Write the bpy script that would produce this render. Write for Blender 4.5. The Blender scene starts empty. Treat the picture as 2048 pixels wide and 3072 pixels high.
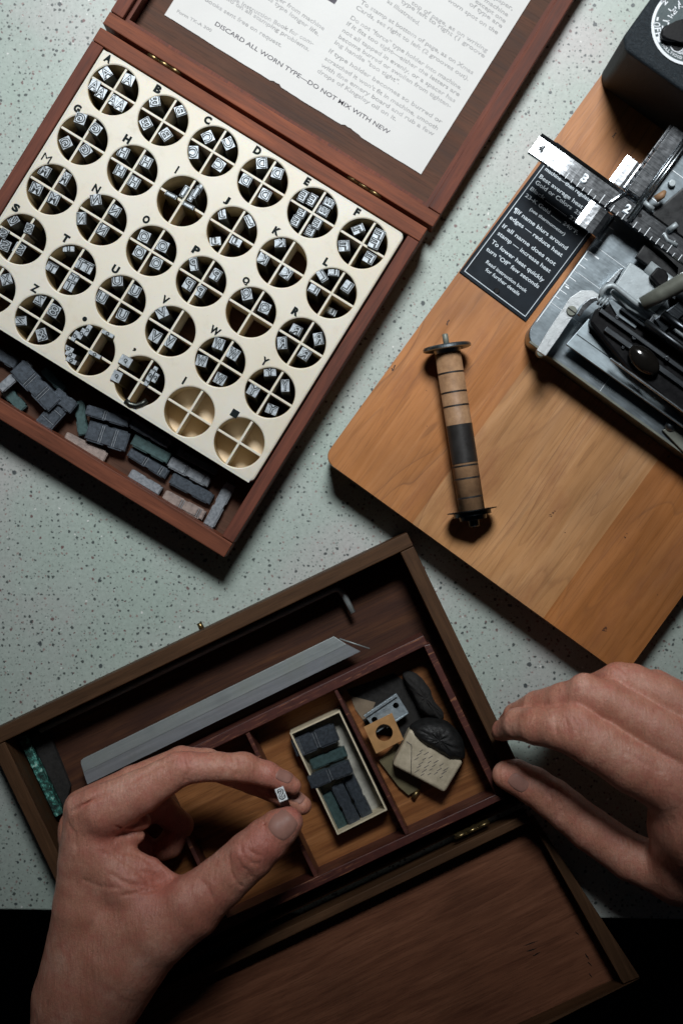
import bpy, bmesh, math, random
import numpy as np
from mathutils import Vector, Matrix
random.seed(7)
S = 0.000175            # metres per reference pixel on the table top
H = 4300.0              # camera height above the table, same unit
CX, CY = 1024.0, 1536.0
scn = bpy.context.scene
COL = scn.collection
# ------------------------------------------------------------ camera, light, exposure
cam = bpy.data.cameras.new('camera'); cam.sensor_fit = 'VERTICAL'; cam.sensor_height = 36
cam.lens = 36*H/3072; cam.clip_start = 0.01; cam.clip_end = 20
camo = bpy.data.objects.new('camera', cam); COL.objects.link(camo)
camo.location = (0, 0, H*S); camo.rotation_euler = (0, 0, 0)
scn.camera = camo
cam.dof.use_dof = True; cam.dof.focus_distance = (H-230)*S; cam.dof.aperture_fstop = 7.0
w = bpy.data.worlds.new('World'); scn.world = w; w.use_nodes = True
w.node_tree.nodes['Background'].inputs[0].default_value = (0.62, 0.78, 1.0, 1)
w.node_tree.nodes['Background'].inputs[1].default_value = 0.006
def spot(name, loc, target, power, color, radius, size, blend):
    l = bpy.data.lights.new(name, 'SPOT'); l.energy = power; l.color = color; l.shadow_soft_size = radius
    l.spot_size = math.radians(size); l.spot_blend = blend
    o = bpy.data.objects.new(name, l); COL.objects.link(o); o.location = loc
    o.rotation_euler = (Vector(target)-Vector(loc)).to_track_quat('-Z', 'Y').to_euler(); return o
spot('window_light', (0.03, 0.95, 1.27), (-0.01, 0.25, 0.0), 152, (0.96, 0.985, 1.0), 0.24, 32.4, 0.9)
scn.view_settings.view_transform = 'Standard'; scn.view_settings.look = 'None'
scn.view_settings.exposure = 0; scn.view_settings.gamma = 1
scn.render.engine = 'CYCLES'

# ------------------------------------------------------------ helpers
def W(u, v, z=0):
    k = 1-z/H
    return ((u-CX)*k, (CY-v)*k)
class Frame:
    def __init__(s, u, v, ang, z):
        s.ang = math.radians(ang); s.u = u; s.v = v; s.o = W(u, v, z); s.z = z
    def im(s, a, b):
        c, n = math.cos(s.ang), math.sin(s.ang)
        return s.u+a*c-b*n, s.v+a*n+b*c
    def L(s, u, v, z):          # image pixel seen at height z -> local xy
        x, y = W(u, v, z); dx, dy = x-s.o[0], y-s.o[1]
        c, n = math.cos(-s.ang), math.sin(-s.ang)
        return (dx*c+dy*n, -dx*n+dy*c)
    def p(s, a, b, z):          # frame coords measured in the picture at height z
        return s.L(*s.im(a, b), z)
    def place(s, o, z=0):
        o.location = (s.o[0]*S, s.o[1]*S, z*S); o.rotation_euler = (0, 0, -s.ang)
WORLD = Frame(CX, CY, 0, 0)
class MB:
    def __init__(s): s.v = []; s.f = []; s.m = []; s.sm = []
    def add(s, vs, fs, mi=0, smooth=False):
        n = len(s.v); s.v += [tuple(v) for v in vs]; s.f += [tuple(i+n for i in f) for f in fs]
        s.m += [mi]*len(fs); s.sm += [smooth]*len(fs); return s
    def bm(s, b, mi=0, smooth=False, M=None):
        b.verts.index_update()
        vs = [(M @ v.co if M else v.co.copy()) for v in b.verts]
        s.add(vs, [[v.index for v in f.verts] for f in b.faces], mi, smooth); b.free(); return s
    def prism(s, poly, z0, z1, bev=0, mi=0, seg=2, poly1=None, M=None, smooth=False):
        if sum(poly[i-1][0]*poly[i][1]-poly[i][0]*poly[i-1][1] for i in range(len(poly))) < 0:
            poly = poly[::-1]; poly1 = poly1[::-1] if poly1 else None
        b = bmesh.new(); q = poly1 or poly
        lo = [b.verts.new((x, y, z0)) for x, y in poly]; hi = [b.verts.new((x, y, z1)) for x, y in q]
        b.faces.new(lo[::-1]); b.faces.new(hi); n = len(poly)
        for i in range(n): b.faces.new((lo[i], lo[(i+1) % n], hi[(i+1) % n], hi[i]))
        if bev: bmesh.ops.bevel(b, geom=b.edges[:], offset=bev, segments=seg, profile=0.5, affect='EDGES', clamp_overlap=True)
        return s.bm(b, mi, smooth, M)
    def box(s, x0, x1, y0, y1, z0, z1, bev=0, mi=0, M=None, seg=2):
        return s.prism([(x0, y0), (x1, y0), (x1, y1), (x0, y1)], z0, z1, bev, mi, seg, None, M)
    def ring(s, outer, inner, z0, z1, mi=0):     # walls between two polygons with the same count
        n = len(outer); vs = []
        for P in (outer, inner):
            for z in (z0, z1): vs += [(x, y, z) for x, y in P]
        fs = []
        for i in range(n):
            j = (i+1) % n
            fs += [(i, j, n+j, n+i), (2*n+j, 2*n+i, 3*n+i, 3*n+j), (n+i, n+j, 3*n+j, 3*n+i), (j, i, 2*n+i, 2*n+j)]
        return s.add(vs, fs, mi)
    def tube(s, pts, r, mi=0, n=12, caps=True):
        rs = r if isinstance(r, (list, tuple)) else [r]*len(pts)
        P = [Vector(p) for p in pts]; vs = []; fs = []
        up = Vector((0, 0, 1)); t0 = (P[1]-P[0]).normalized()
        if abs(t0.dot(up)) > .95: up = Vector((1, 0, 0))
        for i, p in enumerate(P):
            t = ((P[i+1] if i < len(P)-1 else P[i])-(P[i-1] if i else P[i])).normalized()
            a = t.cross(up).normalized(); b = a.cross(t)
            for k in range(n):
                th = 2*math.pi*k/n; vs.append(p+(a*math.cos(th)+b*math.sin(th))*rs[i])
        for i in range(len(P)-1):
            for k in range(n):
                a0 = i*n+k; a1 = i*n+(k+1) % n; fs.append((a0, a1, a1+n, a0+n))
        if caps: fs += [tuple(range(n))[::-1], tuple(range((len(P)-1)*n, len(P)*n))]
        return s.add(vs, fs, mi, True)
    def cyl(s, x, y, z0, z1, r, mi=0, n=32, r1=None, bev=0):
        poly = [(x+r*math.cos(2*math.pi*k/n), y+r*math.sin(2*math.pi*k/n)) for k in range(n)]
        b = bmesh.new(); lo = [b.verts.new((a, c, z0)) for a, c in poly]
        rr = r if r1 is None else r1
        hi = [b.verts.new((x+(a-x)*rr/r, y+(c-y)*rr/r, z1)) for a, c in poly]
        b.faces.new(lo[::-1]); tf = b.faces.new(hi)
        for i in range(n): b.faces.new((lo[i], lo[(i+1) % n], hi[(i+1) % n], hi[i]))
        if bev: bmesh.ops.bevel(b, geom=list(tf.edges), offset=bev, segments=3, profile=0.5, affect='EDGES')
        return s.bm(b, mi)
    def ball(s, c, rx, ry, rz, mi=0, M=None):
        b = bmesh.new(); bmesh.ops.create_uvsphere(b, u_segments=28, v_segments=18, radius=1)
        T = Matrix.Translation(c) @ (M or Matrix()) @ Matrix.Diagonal((rx, ry, rz, 1))
        return s.bm(b, mi, True, T)
    def build(s, name, mats, parent=None, frame=None, z=0, base=(0, 0, 0)):
        me = bpy.data.meshes.new(name)
        me.from_pydata([((x-base[0])*S, (y-base[1])*S, (q-base[2])*S) for x, y, q in s.v], [], s.f)
        for m in (mats if isinstance(mats, (list, tuple)) else [mats]): me.materials.append(m)
        me.polygons.foreach_set('material_index', s.m)
        me.polygons.foreach_set('use_smooth', s.sm); me.update()
        o = bpy.data.objects.new(name, me); COL.objects.link(o)
        if parent: o.parent = parent
        elif frame: frame.place(o)
        return o
def tag(o, label=None, cat=None, group=None, kind=None):
    if label: o['label'] = label
    if cat: o['category'] = cat
    if group: o['group'] = group
    if kind: o['kind'] = kind
    return o
def empty(name, frame, label, cat, group=None, z=0):
    o = bpy.data.objects.new(name, None); COL.objects.link(o); frame.place(o, z); o.empty_display_size = 0.01
    return tag(o, label, cat, group)
TC = {}
def textmesh(t, bold=0.0, shear=0, res=3):
    key = (t, bold, shear)
    if key in TC: return TC[key]
    c = bpy.data.curves.new('t', 'FONT'); c.body = t; c.size = 1; c.resolution_u = res; c.offset = bold; c.shear = shear
    o = bpy.data.objects.new('t', c); COL.objects.link(o)
    dg = bpy.context.evaluated_depsgraph_get(); me = bpy.data.meshes.new_from_object(o.evaluated_get(dg))
    vs = np.array([v.co[:2] for v in me.vertices]).reshape(-1, 2); fs = [tuple(p.vertices) for p in me.polygons]
    bpy.data.objects.remove(o); bpy.data.curves.remove(c); bpy.data.meshes.remove(me)
    TC[key] = (vs, fs); return TC[key]
def text(mb, t, p0, p1, h, z, mi=0, bold=0.0, shear=0):
    """one line from p0 to p1 (local xy of its baseline), cap height h"""
    vs, fs = textmesh(t, bold, shear)
    x0, x1 = vs[:, 0].min(), vs[:, 0].max()
    d = Vector(p1)-Vector(p0); L = d.length; d.normalize(); n = Vector((-d.y, d.x))
    sx = L/(x1-x0); sy = h/0.70
    mb.add([(p0[0]+d.x*(x-x0)*sx+n.x*y*sy, p0[1]+d.y*(x-x0)*sx+n.y*y*sy, z) for x, y in vs], fs, mi)
def glyph(mb, t, c, w, h, ang, z, mi=0, bold=0.0, mirror=False, z1=None, M=None):
    vs, fs = textmesh(t, bold)
    vs = vs-np.array([(vs[:, 0].min()+vs[:, 0].max())/2, (vs[:, 1].min()+vs[:, 1].max())/2])
    W0, H0 = np.ptp(vs[:, 0]), np.ptp(vs[:, 1])
    sx, sy = w/W0, h/H0
    if mirror: sx = -sx
    ca, sa = math.cos(ang), math.sin(ang); out = []
    for x, y in vs:
        x *= sx; y *= sy; q = Vector((c[0]+x*ca-y*sa, c[1]+x*sa+y*ca, z))
        out.append(M @ q if M else q)
    mb.add(out, [f[::-1] for f in fs] if mirror else fs, mi)

# ------------------------------------------------------------ materials
def newmat(name):
    m = bpy.data.materials.new(name); m.use_nodes = True; nt = m.node_tree
    b = nt.nodes['Principled BSDF']; return m, nt, b
def N(nt, t, **k):
    n = nt.nodes.new(t)
    for a, v in k.items(): setattr(n, a, v)
    return n
def coords(nt, sc=(1, 1, 1), rot=(0, 0, 0), loc=(0, 0, 0)):
    tc = N(nt, 'ShaderNodeTexCoord'); mp = N(nt, 'ShaderNodeMapping')
    mp.inputs['Scale'].default_value = tuple(a/S for a in sc); mp.inputs['Rotation'].default_value = rot
    mp.inputs['Location'].default_value = loc
    nt.links.new(tc.outputs['Object'], mp.inputs[0]); return mp.outputs[0]
def noise(nt, co, scale=1, detail=4, rough=.55, dist=0):
    n = N(nt, 'ShaderNodeTexNoise'); n.inputs['Scale'].default_value = scale; n.inputs['Detail'].default_value = detail
    n.inputs['Roughness'].default_value = rough; n.inputs['Distortion'].default_value = dist
    nt.links.new(co, n.inputs['Vector']); return n.outputs[0]
def ramp(nt, fac, stops, interp='LINEAR'):
    r = N(nt, 'ShaderNodeValToRGB'); r.color_ramp.interpolation = interp; e = r.color_ramp.elements
    while len(e) < len(stops): e.new(0.5)
    for i, (p, c) in enumerate(stops):
        e[i].position = p; e[i].color = (c, c, c, 1) if isinstance(c, (int, float)) else (*c, 1)
    nt.links.new(fac, r.inputs[0]); return r.outputs[0]
def mix(nt, f, a, b, mode='MIX'):
    m = N(nt, 'ShaderNodeMix', data_type='RGBA', blend_type=mode)
    for s, v in ((m.inputs[0], f), (m.inputs[6], a), (m.inputs[7], b)):
        if isinstance(v, (int, float)): s.default_value = v
        elif isinstance(v, tuple): s.default_value = (*v, 1)
        else: nt.links.new(v, s)
    return m.outputs[2]
def mth(nt, op, a, b=None):
    m = N(nt, 'ShaderNodeMath', operation=op)
    for i, v in enumerate((a, b)):
        if v is None: continue
        if isinstance(v, (int, float)): m.inputs[i].default_value = v
        else: nt.links.new(v, m.inputs[i])
    return m.outputs[0]
def bump(nt, b, h, strength=.3, dist=1.0):
    n = N(nt, 'ShaderNodeBump'); n.inputs['Strength'].default_value = strength; n.inputs['Distance'].default_value = dist*S
    nt.links.new(h, n.inputs['Height']); nt.links.new(n.outputs[0], b.inputs['Normal'])
def simple(name, c, rough=.5, metal=0, var=.15, vs=.02, bmp=0.15, bs=.25, spec=.5, dark=None, smudge=0):
    m, nt, b = newmat(name); co = coords(nt)
    n = noise(nt, co, vs, 5, .6); c0 = dark or tuple(x*(1-var) for x in c); c1 = tuple(min(1, x*(1+var)) for x in c)
    nt.links.new(ramp(nt, n, [(.3, c0), (.7, c1)]), b.inputs['Base Color'])
    n2 = noise(nt, co, bs, 4, .6)
    nt.links.new(ramp(nt, noise(nt, co, vs*2.3, 6, .65), [(.3, max(0.02, rough-.12-smudge)), (.72, rough+.12)]), b.inputs['Roughness'])
    b.inputs['Metallic'].default_value = metal; b.inputs['Specular IOR Level'].default_value = spec
    bump(nt, b, n2, bmp, 1.5); return m
def wood(name, c_dark, c_mid, c_light, axis='x', rough=.42, gs=1.0, pores=.35, planks=None, marks=0, loc=(0, 0, 0), spec=.4):
    m, nt, b = newmat(name)
    al, ac = .0022*gs, .030*gs
    sc = (al, ac, ac) if axis == 'x' else (ac, al, ac)
    co = coords(nt, sc, (0, 0, 0), loc)
    n = noise(nt, co, 1, 5, .6, .6)
    col = ramp(nt, n, [(.30, c_dark), (.5, c_mid), (.70, c_light)])
    fine = coords(nt, (al*4, ac*9, ac*9) if axis == 'x' else (ac*9, al*4, ac*9))
    fn = noise(nt, fine, 1, 3, .6)
    col = mix(nt, ramp(nt, fn, [(.38, pores), (.46, 0)]), col, tuple(x*.45 for x in c_dark))
    big = noise(nt, coords(nt), .004, 3, .5)
    col = mix(nt, 1, col, ramp(nt, big, [(.3, .78), (.7, 1.12)]), 'MULTIPLY')
    if planks:
        tc = N(nt, 'ShaderNodeTexCoord'); sx = N(nt, 'ShaderNodeSeparateXYZ'); nt.links.new(tc.outputs['Object'], sx.inputs[0])
        xn = mth(nt, 'MULTIPLY', sx.outputs[0], 1/(S*planks[0]))
        tint = ramp(nt, xn, planks[1], 'CONSTANT'); col = mix(nt, 1, col, tint, 'MULTIPLY')
        cn = noise(nt, coords(nt, (.0045, .00075, .002), (0, 0, 0), (3.1, 1.7, 0)), 1, 2.2, .45, .3)
        ln = mth(nt, 'FRACT', mth(nt, 'MULTIPLY', cn, 15))
        wk = ramp(nt, noise(nt, coords(nt, (.006, .002, .002)), 1, 3, .6), [(.40, .15), (.62, 1)])
        col = mix(nt, mth(nt, 'MULTIPLY', ramp(nt, ln, [(.0, .0), (.05, .62), (.12, .22), (.5, 0)]), wk), col, (.15, .062, .026))
    if marks:
        v = N(nt, 'ShaderNodeTexVoronoi'); v.inputs['Scale'].default_value = 1
        nz = N(nt, 'ShaderNodeTexNoise'); nz.inputs['Scale'].default_value = .12
        nt.links.new(coords(nt), nz.inputs[0])
        cc = coords(nt, (.028, .011, .02)); av = N(nt, 'ShaderNodeVectorMath', operation='MULTIPLY_ADD')
        nt.links.new(nz.outputs[1], av.inputs[0]); av.inputs[1].default_value = (.5, .5, .5); nt.links.new(cc, av.inputs[2])
        nt.links.new(av.outputs[0], v.inputs[0])
        sp = N(nt, 'ShaderNodeSeparateColor'); nt.links.new(v.outputs['Color'], sp.inputs[0])
        rr = mth(nt, 'MULTIPLY', mth(nt, 'GREATER_THAN', sp.outputs[0], .55), mth(nt, 'MULTIPLY', sp.outputs[1], .12))
        dd = mth(nt, 'LESS_THAN', v.outputs['Distance'], rr)
        col = mix(nt, mth(nt, 'MULTIPLY', dd, marks), col, (.02, .012, .01))
        st = noise(nt, coords(nt, (.012, .004, .01)), 1, 5, .65)
        col = mix(nt, ramp(nt, st, [(.50, 0), (.72, .55)]), col, (.24, .085, .035))
    nt.links.new(col, b.inputs['Base Color'])
    nt.links.new(ramp(nt, n, [(.2, rough-.08), (.8, rough+.12)]), b.inputs['Roughness'])
    b.inputs['Specular IOR Level'].default_value = spec
    bump(nt, b, fn, .25, 1.2); return m
M = {}
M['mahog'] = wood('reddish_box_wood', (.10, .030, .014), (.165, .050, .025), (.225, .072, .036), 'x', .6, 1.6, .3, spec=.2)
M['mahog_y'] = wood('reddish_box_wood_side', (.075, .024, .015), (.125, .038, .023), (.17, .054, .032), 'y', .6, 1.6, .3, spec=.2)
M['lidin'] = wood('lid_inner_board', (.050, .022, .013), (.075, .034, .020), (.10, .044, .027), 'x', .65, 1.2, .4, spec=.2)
M['brown'] = wood('brown_box_wood', (.050, .024, .010), (.075, .036, .016), (.105, .052, .024), 'x', .6, 1.6, .35, spec=.2)
M['brown_y'] = wood('brown_box_wood_side', (.050, .024, .010), (.075, .036, .016), (.105, .052, .024), 'y', .6, 1.6, .35, spec=.2)
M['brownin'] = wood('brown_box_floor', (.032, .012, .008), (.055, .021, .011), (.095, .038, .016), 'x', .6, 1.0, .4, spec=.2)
M['bay'] = wood('compartment_floor', (.16, .055, .018), (.26, .10, .030), (.36, .15, .05), 'x', .42, 1.3, .35)
M['lid2'] = wood('brown_lid_board', (.115, .042, .022), (.165, .064, .033), (.215, .088, .047), 'x', .6, 1.7, .45, marks=.0, spec=.2)
M['board'] = wood('maple_board', (.36, .180, .072), (.43, .222, .092), (.49, .268, .122), 'y', .36, .8, .26,
                  planks=(1100, [(0, (.95, .74, .54)), (.288, (1.08, 1.05, 1.02)), (.712, (.86, .64, .44))]), marks=.85, spec=.4)
def burgundy():
    m, nt, b = newmat('worn_burgundy_rim')
    n = noise(nt, coords(nt, (.02, .02, .02)), 1, 6, .7); s = noise(nt, coords(nt, (.008, .12, .12)), 1, 5, .75)
    col = ramp(nt, n, [(.3, (.045, .012, .010)), (.7, (.095, .026, .018))])
    col = mix(nt, ramp(nt, s, [(.56, 0), (.66, .85)]), col, (.34, .14, .07))
    nt.links.new(col, b.inputs['Base Color']); b.inputs['Roughness'].default_value = .45; return m
M['burg'] = burgundy()
def terrazzo():
    m, nt, b = newmat('speckled_laminate')
    co = coords(nt)
    base = ramp(nt, noise(nt, co, .0022, 3, .5), [(.38, (.345, .420, .375)), (.52, (.365, .42, .385)), (.66, (.405, .405, .39))])
    base = mix(nt, 1, base, ramp(nt, noise(nt, co, .09, 4, .7), [(.3, .86), (.7, 1.10)]), 'MULTIPLY')
    wob = N(nt, 'ShaderNodeTexNoise'); wob.inputs['Scale'].default_value = .11; wob.inputs['Detail'].default_value = 2
    nt.links.new(co, wob.inputs[0])
    av = N(nt, 'ShaderNodeVectorMath', operation='MULTIPLY_ADD'); nt.links.new(wob.outputs[1], av.inputs[0])
    av.inputs[1].default_value = (9, 9, 9); nt.links.new(co, av.inputs[2]); dco = av.outputs[0]
    def specks(col, cell, keep, rmax, c, strength, off):
        mp = N(nt, 'ShaderNodeMapping'); mp.inputs['Location'].default_value = (off, off*1.7, off*.3); nt.links.new(dco, mp.inputs[0])
        v = N(nt, 'ShaderNodeTexVoronoi', voronoi_dimensions='2D'); v.inputs['Scale'].default_value = 1/cell
        nt.links.new(mp.outputs[0], v.inputs[0])
        sp = N(nt, 'ShaderNodeSeparateColor'); nt.links.new(v.outputs['Color'], sp.inputs[0])
        k = mth(nt, 'GREATER_THAN', sp.outputs[0], 1-keep)
        r = mth(nt, 'MULTIPLY', k, mth(nt, 'ADD', mth(nt, 'MULTIPLY', mth(nt, 'POWER', sp.outputs[1], 2.0), rmax/cell), 1.1/cell))
        d = mth(nt, 'SUBTRACT', r, v.outputs['Distance'])
        f = mth(nt, 'MULTIPLY', ramp(nt, mth(nt, 'MULTIPLY', d, cell*.6), [(0, 0), (.9, 1)]), strength)
        return mix(nt, f, col, c)
    col = specks(base, 11, .65, 2.6, (.17, .20, .185), .8, 0)
    col = specks(col, 17, .45, 3.2, (.24, .14, .13), .75, 30)
    col = specks(col, 17, .62, 4.2, (.045, .055, .055), .92, 71)
    col = specks(col, 31, .32, 4.8, (.13, .055, .055), .85, 113)
    col = specks(col, 40, .25, 3.0, (.72, .72, .70), .8, 151)
    col = specks(col, 64, .35, 6.5, (.03, .04, .045), .9, 191)
    nt.links.new(col, b.inputs['Base Color']); nt.links.new(ramp(nt, noise(nt, co, .006, 5, .65), [(.3, .28), (.7, .5)]), b.inputs['Roughness'])
    b.inputs['Specular IOR Level'].default_value = .45
    bump(nt, b, noise(nt, co, .5, 2), .05, 1); return m
M['table'] = terrazzo()
def ivory():
    m, nt, b = newmat('ivory_plastic'); co = coords(nt)
    col = ramp(nt, noise(nt, co, .004, 4, .55), [(.3, (.61, .555, .44)), (.7, (.65, .62, .54))])
    g1 = noise(nt, co, .018, 6, .72); g2 = noise(nt, co, .22, 3, .6)
    col = mix(nt, ramp(nt, g1, [(.54, 0), (.74, .38)]), col, (.47, .41, .30))
    col = mix(nt, ramp(nt, g2, [(.72, 0), (.76, .55)]), col, (.22, .17, .11))
    nt.links.new(col, b.inputs['Base Color']); b.inputs['Roughness'].default_value = .40
    b.inputs['Subsurface Weight'].default_value = .25; b.inputs['Subsurface Radius'].default_value = (1, .55, .2)
    b.inputs['Subsurface Scale'].default_value = 14*S
    bump(nt, b, noise(nt, co, .12, 3), .05, 1); return m
M['ivory'] = ivory()
M['ivory_rim'] = simple('tan_worn_lit_hole_edge', (.52, .39, .21), .5, 0, .12, .03)  # tan is partly browned edge, partly painted light through the ivory
M['ivory_floor'] = simple('amber_ivory_plastic', (.78, .62, .42), .45, 0, .08)
M['ink'] = simple('black_ink', (.006, .010, .010), .7, 0, .2, spec=.1)
M['facebright'] = simple('near_white_type_face', (.80, .84, .86), .5, .1, .05)  # near-white face, used only for the held type
M['face'] = simple('bright_type_face', (.38, .42, .45), .38, .45, .38, .12, .2, .4, spec=.3)
M['recess'] = simple('dark_letter_recess', (.012, .018, .020), .5, .2, .2)
M['lead'] = simple('dark_type_metal', (.052, .056, .050), .38, .85, .35, .03, .25, .2)
M['olive'] = simple('brassy_type_side', (.16, .14, .085), .42, .9, .25, .03, .2, .2)
M['slate'] = simple('slate_type_metal', (.10, .12, .145), .36, .65, .22, .12, .12, .35, dark=(.055, .066, .078))
M['slate_light'] = simple('pale_type_metal', (.25, .27, .29), .45, .6, .3, .12, .12, .35, dark=(.15, .17, .19))
M['slate_green'] = simple('greenish_type_metal', (.045, .085, .085), .55, .4, .35, .09, .15, .35, dark=(.025, .05, .05))
M['slate_pink'] = simple('pinkish_type_metal', (.26, .21, .185), .5, .4, .3, .06, .5, .35, dark=(.16, .13, .12))
M['blackin'] = simple('near_black_metal', (.012, .013, .014), .4, .3, .3)
def worn_steel(name, c, c2):
    m, nt, b = newmat(name); co = coords(nt)
    st = noise(nt, coords(nt, (.004, .10, .1)), 1, 6, .7); bl = noise(nt, co, .012, 6, .65); dots = noise(nt, co, .30, 3, .6)
    col = ramp(nt, st, [(.3, c2), (.7, c)]); col = mix(nt, ramp(nt, bl, [(.45, 0), (.72, .6)]), col, (.20, .22, .19))
    col = mix(nt, ramp(nt, dots, [(.68, 0), (.72, .5)]), col, (.55, .55, .55))
    nt.links.new(col, b.inputs['Base Color']); b.inputs['Metallic'].default_value = .45
    nt.links.new(ramp(nt, bl, [(.3, .36), (.7, .58)]), b.inputs['Roughness']); bump(nt, b, st, .3, 1.5); return m
M['brass'] = simple('old_brass', (.30, .22, .10), .38, .95, .35, .08, .3, .3)
M['steel'] = worn_steel('grey_steel', (.34, .37, .37), (.26, .29, .29))
M['steel2'] = worn_steel('blue_steel_bevel', (.38, .40, .43), (.26, .28, .30))
M['paper'] = simple('cream_paper', (.60, .60, .585), .8, 0, .035, .004, .25, .06, spec=.2)
M['print'] = simple('grey_print', (.36, .36, .36), .8, 0, .25, .03)
M['printb'] = simple('black_print', (.075, .07, .085), .8, 0, .15, .03)
M['plate'] = simple('black_enamel_plate', (.009, .014, .020), .5, 0, .4, .01, .1, spec=.12)
M['platetext'] = simple('silver_lettering', (.50, .56, .60), .5, .2, .1)
def leather():
    m, nt, b = newmat('black_wrinkle_paint'); co = coords(nt)
    n = noise(nt, co, .14, 6, .75, 1.2)
    nt.links.new(ramp(nt, n, [(.35, (.008, .011, .014)), (.62, (.020, .029, .036)), (.78, (.05, .062, .07))]), b.inputs['Base Color'])
    b.inputs['Roughness'].default_value = .5; b.inputs['Specular IOR Level'].default_value = .22; bump(nt, b, n, .9, 3); return m
M['wrinkle'] = leather()
M['knob'] = simple('black_plastic', (.006, .006, .007), .4, 0, .2, spec=.15)
M['white'] = simple('white_enamel', (.78, .82, .86), .5, 0, .05)
M['dialgreen'] = simple('dark_dial_enamel', (.010, .035, .040), .4, 0, .3)
def chrome(name, c, rough, scr=.5, wav=0, axis=(.02, .25, .1), ws=.012):
    m, nt, b = newmat(name)
    s = noise(nt, coords(nt, axis), 1, 5, .75); g = noise(nt, coords(nt), .012, 5, .65)
    col = mix(nt, 1, (c[0], c[1], c[2]), ramp(nt, g, [(.3, .62), (.7, 1.05)]), 'MULTIPLY')
    nt.links.new(col, b.inputs['Base Color']); b.inputs['Metallic'].default_value = 1
    nt.links.new(ramp(nt, s, [(.35, rough*.85), (.75, rough*1.2)]), b.inputs['Roughness'])
    big = noise(nt, coords(nt), ws, 3, .5)
    hh = mth(nt, 'ADD', mth(nt, 'MULTIPLY', s, .012*scr), mth(nt, 'MULTIPLY', big, wav)); bump(nt, b, hh, 1, 10); return m
M['chrome'] = chrome('scratched_chrome', (.70, .76, .80), .27, .5, .12)
M['chrome_dk'] = chrome('dull_dark_chrome', (.30, .35, .38), .36, .35, .10)
M['chrome_br'] = chrome('bright_chrome', (.80, .84, .88), .18, .5, .22)
M['chrome_blk'] = chrome('blackened_metal', (.07, .08, .09), .30, .3, .05)
M['darkbar'] = chrome('dark_machined_bar', (.10, .11, .12), .38, .4, .05)
M['bluebar'] = chrome('blued_steel_bar', (.44, .52, .56), .42, .6, .04)
M['greycast'] = simple('grey_cast_plate', (.40, .45, .47), .5, .35, .12, .05, .4, .3)
M['rod'] = simple('dull_grey_rod', (.17, .18, .15), .5, .3, .2)
M['blackgloss'] = simple('glossy_black', (.008, .007, .006), .12, 0, .3, .02, .05)
M['tick'] = simple('engraved_line', (.80, .85, .88), .5, .3, .05)
M['tickd'] = simple('engraved_dark_line', (.04, .05, .055), .5, .3, .05)
M['kraft'] = simple('tan_fibre_tube', (.36, .21, .11), .6, 0, .18, .03, .3, .2, dark=(.21, .115, .058))
M['blackcard'] = simple('black_band', (.018, .016, .015), .5, 0, .2)
M['card'] = simple('dirty_white_card', (.44, .43, .37), .75, 0, .2, .02, .3, dark=(.22, .21, .18))
M['cardrim'] = simple('card_rim', (.62, .54, .38), .7, 0, .15, .05)
M['copper'] = simple('coppery_brass_sheet', (.62, .34, .14), .45, .45, .12, .02, .15)
M['galv'] = simple('galvanised_metal', (.42, .49, .53), .42, .75, .25, .03, .4)
M['cork'] = simple('cream_printed_wrapper', (.52, .45, .33), .6, 0, .14, .03, .4, dark=(.34, .29, .20))
M['tape'] = simple('black_crumpled_tape', (.012, .012, .012), .55, 0, .5, .06, 1.0, .10, spec=.3)
M['olivecard'] = simple('olive_card', (.13, .11, .055), .7, 0, .2)
M['scrap'] = simple('brown_paper_scrap', (.20, .15, .10), .75, 0, .2)
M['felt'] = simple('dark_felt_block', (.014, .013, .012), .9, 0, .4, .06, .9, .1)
def patina():
    m, nt, b = newmat('green_corroded_strip'); co = coords(nt)
    n = noise(nt, co, .055, 7, .75); c = ramp(nt, n, [(.42, (.006, .02, .016)), (.52, (.02, .10, .08)), (.58, (.08, .36, .30)), (.66, (.5, .68, .60))])
    nt.links.new(c, b.inputs['Base Color']); b.inputs['Roughness'].default_value = .7; bump(nt, b, n, .9, 6); return m
M['patina'] = patina()
M['strapm'] = simple('worn_nickel', (.50, .53, .54), .42, .55, .12, .03, .3)
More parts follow.
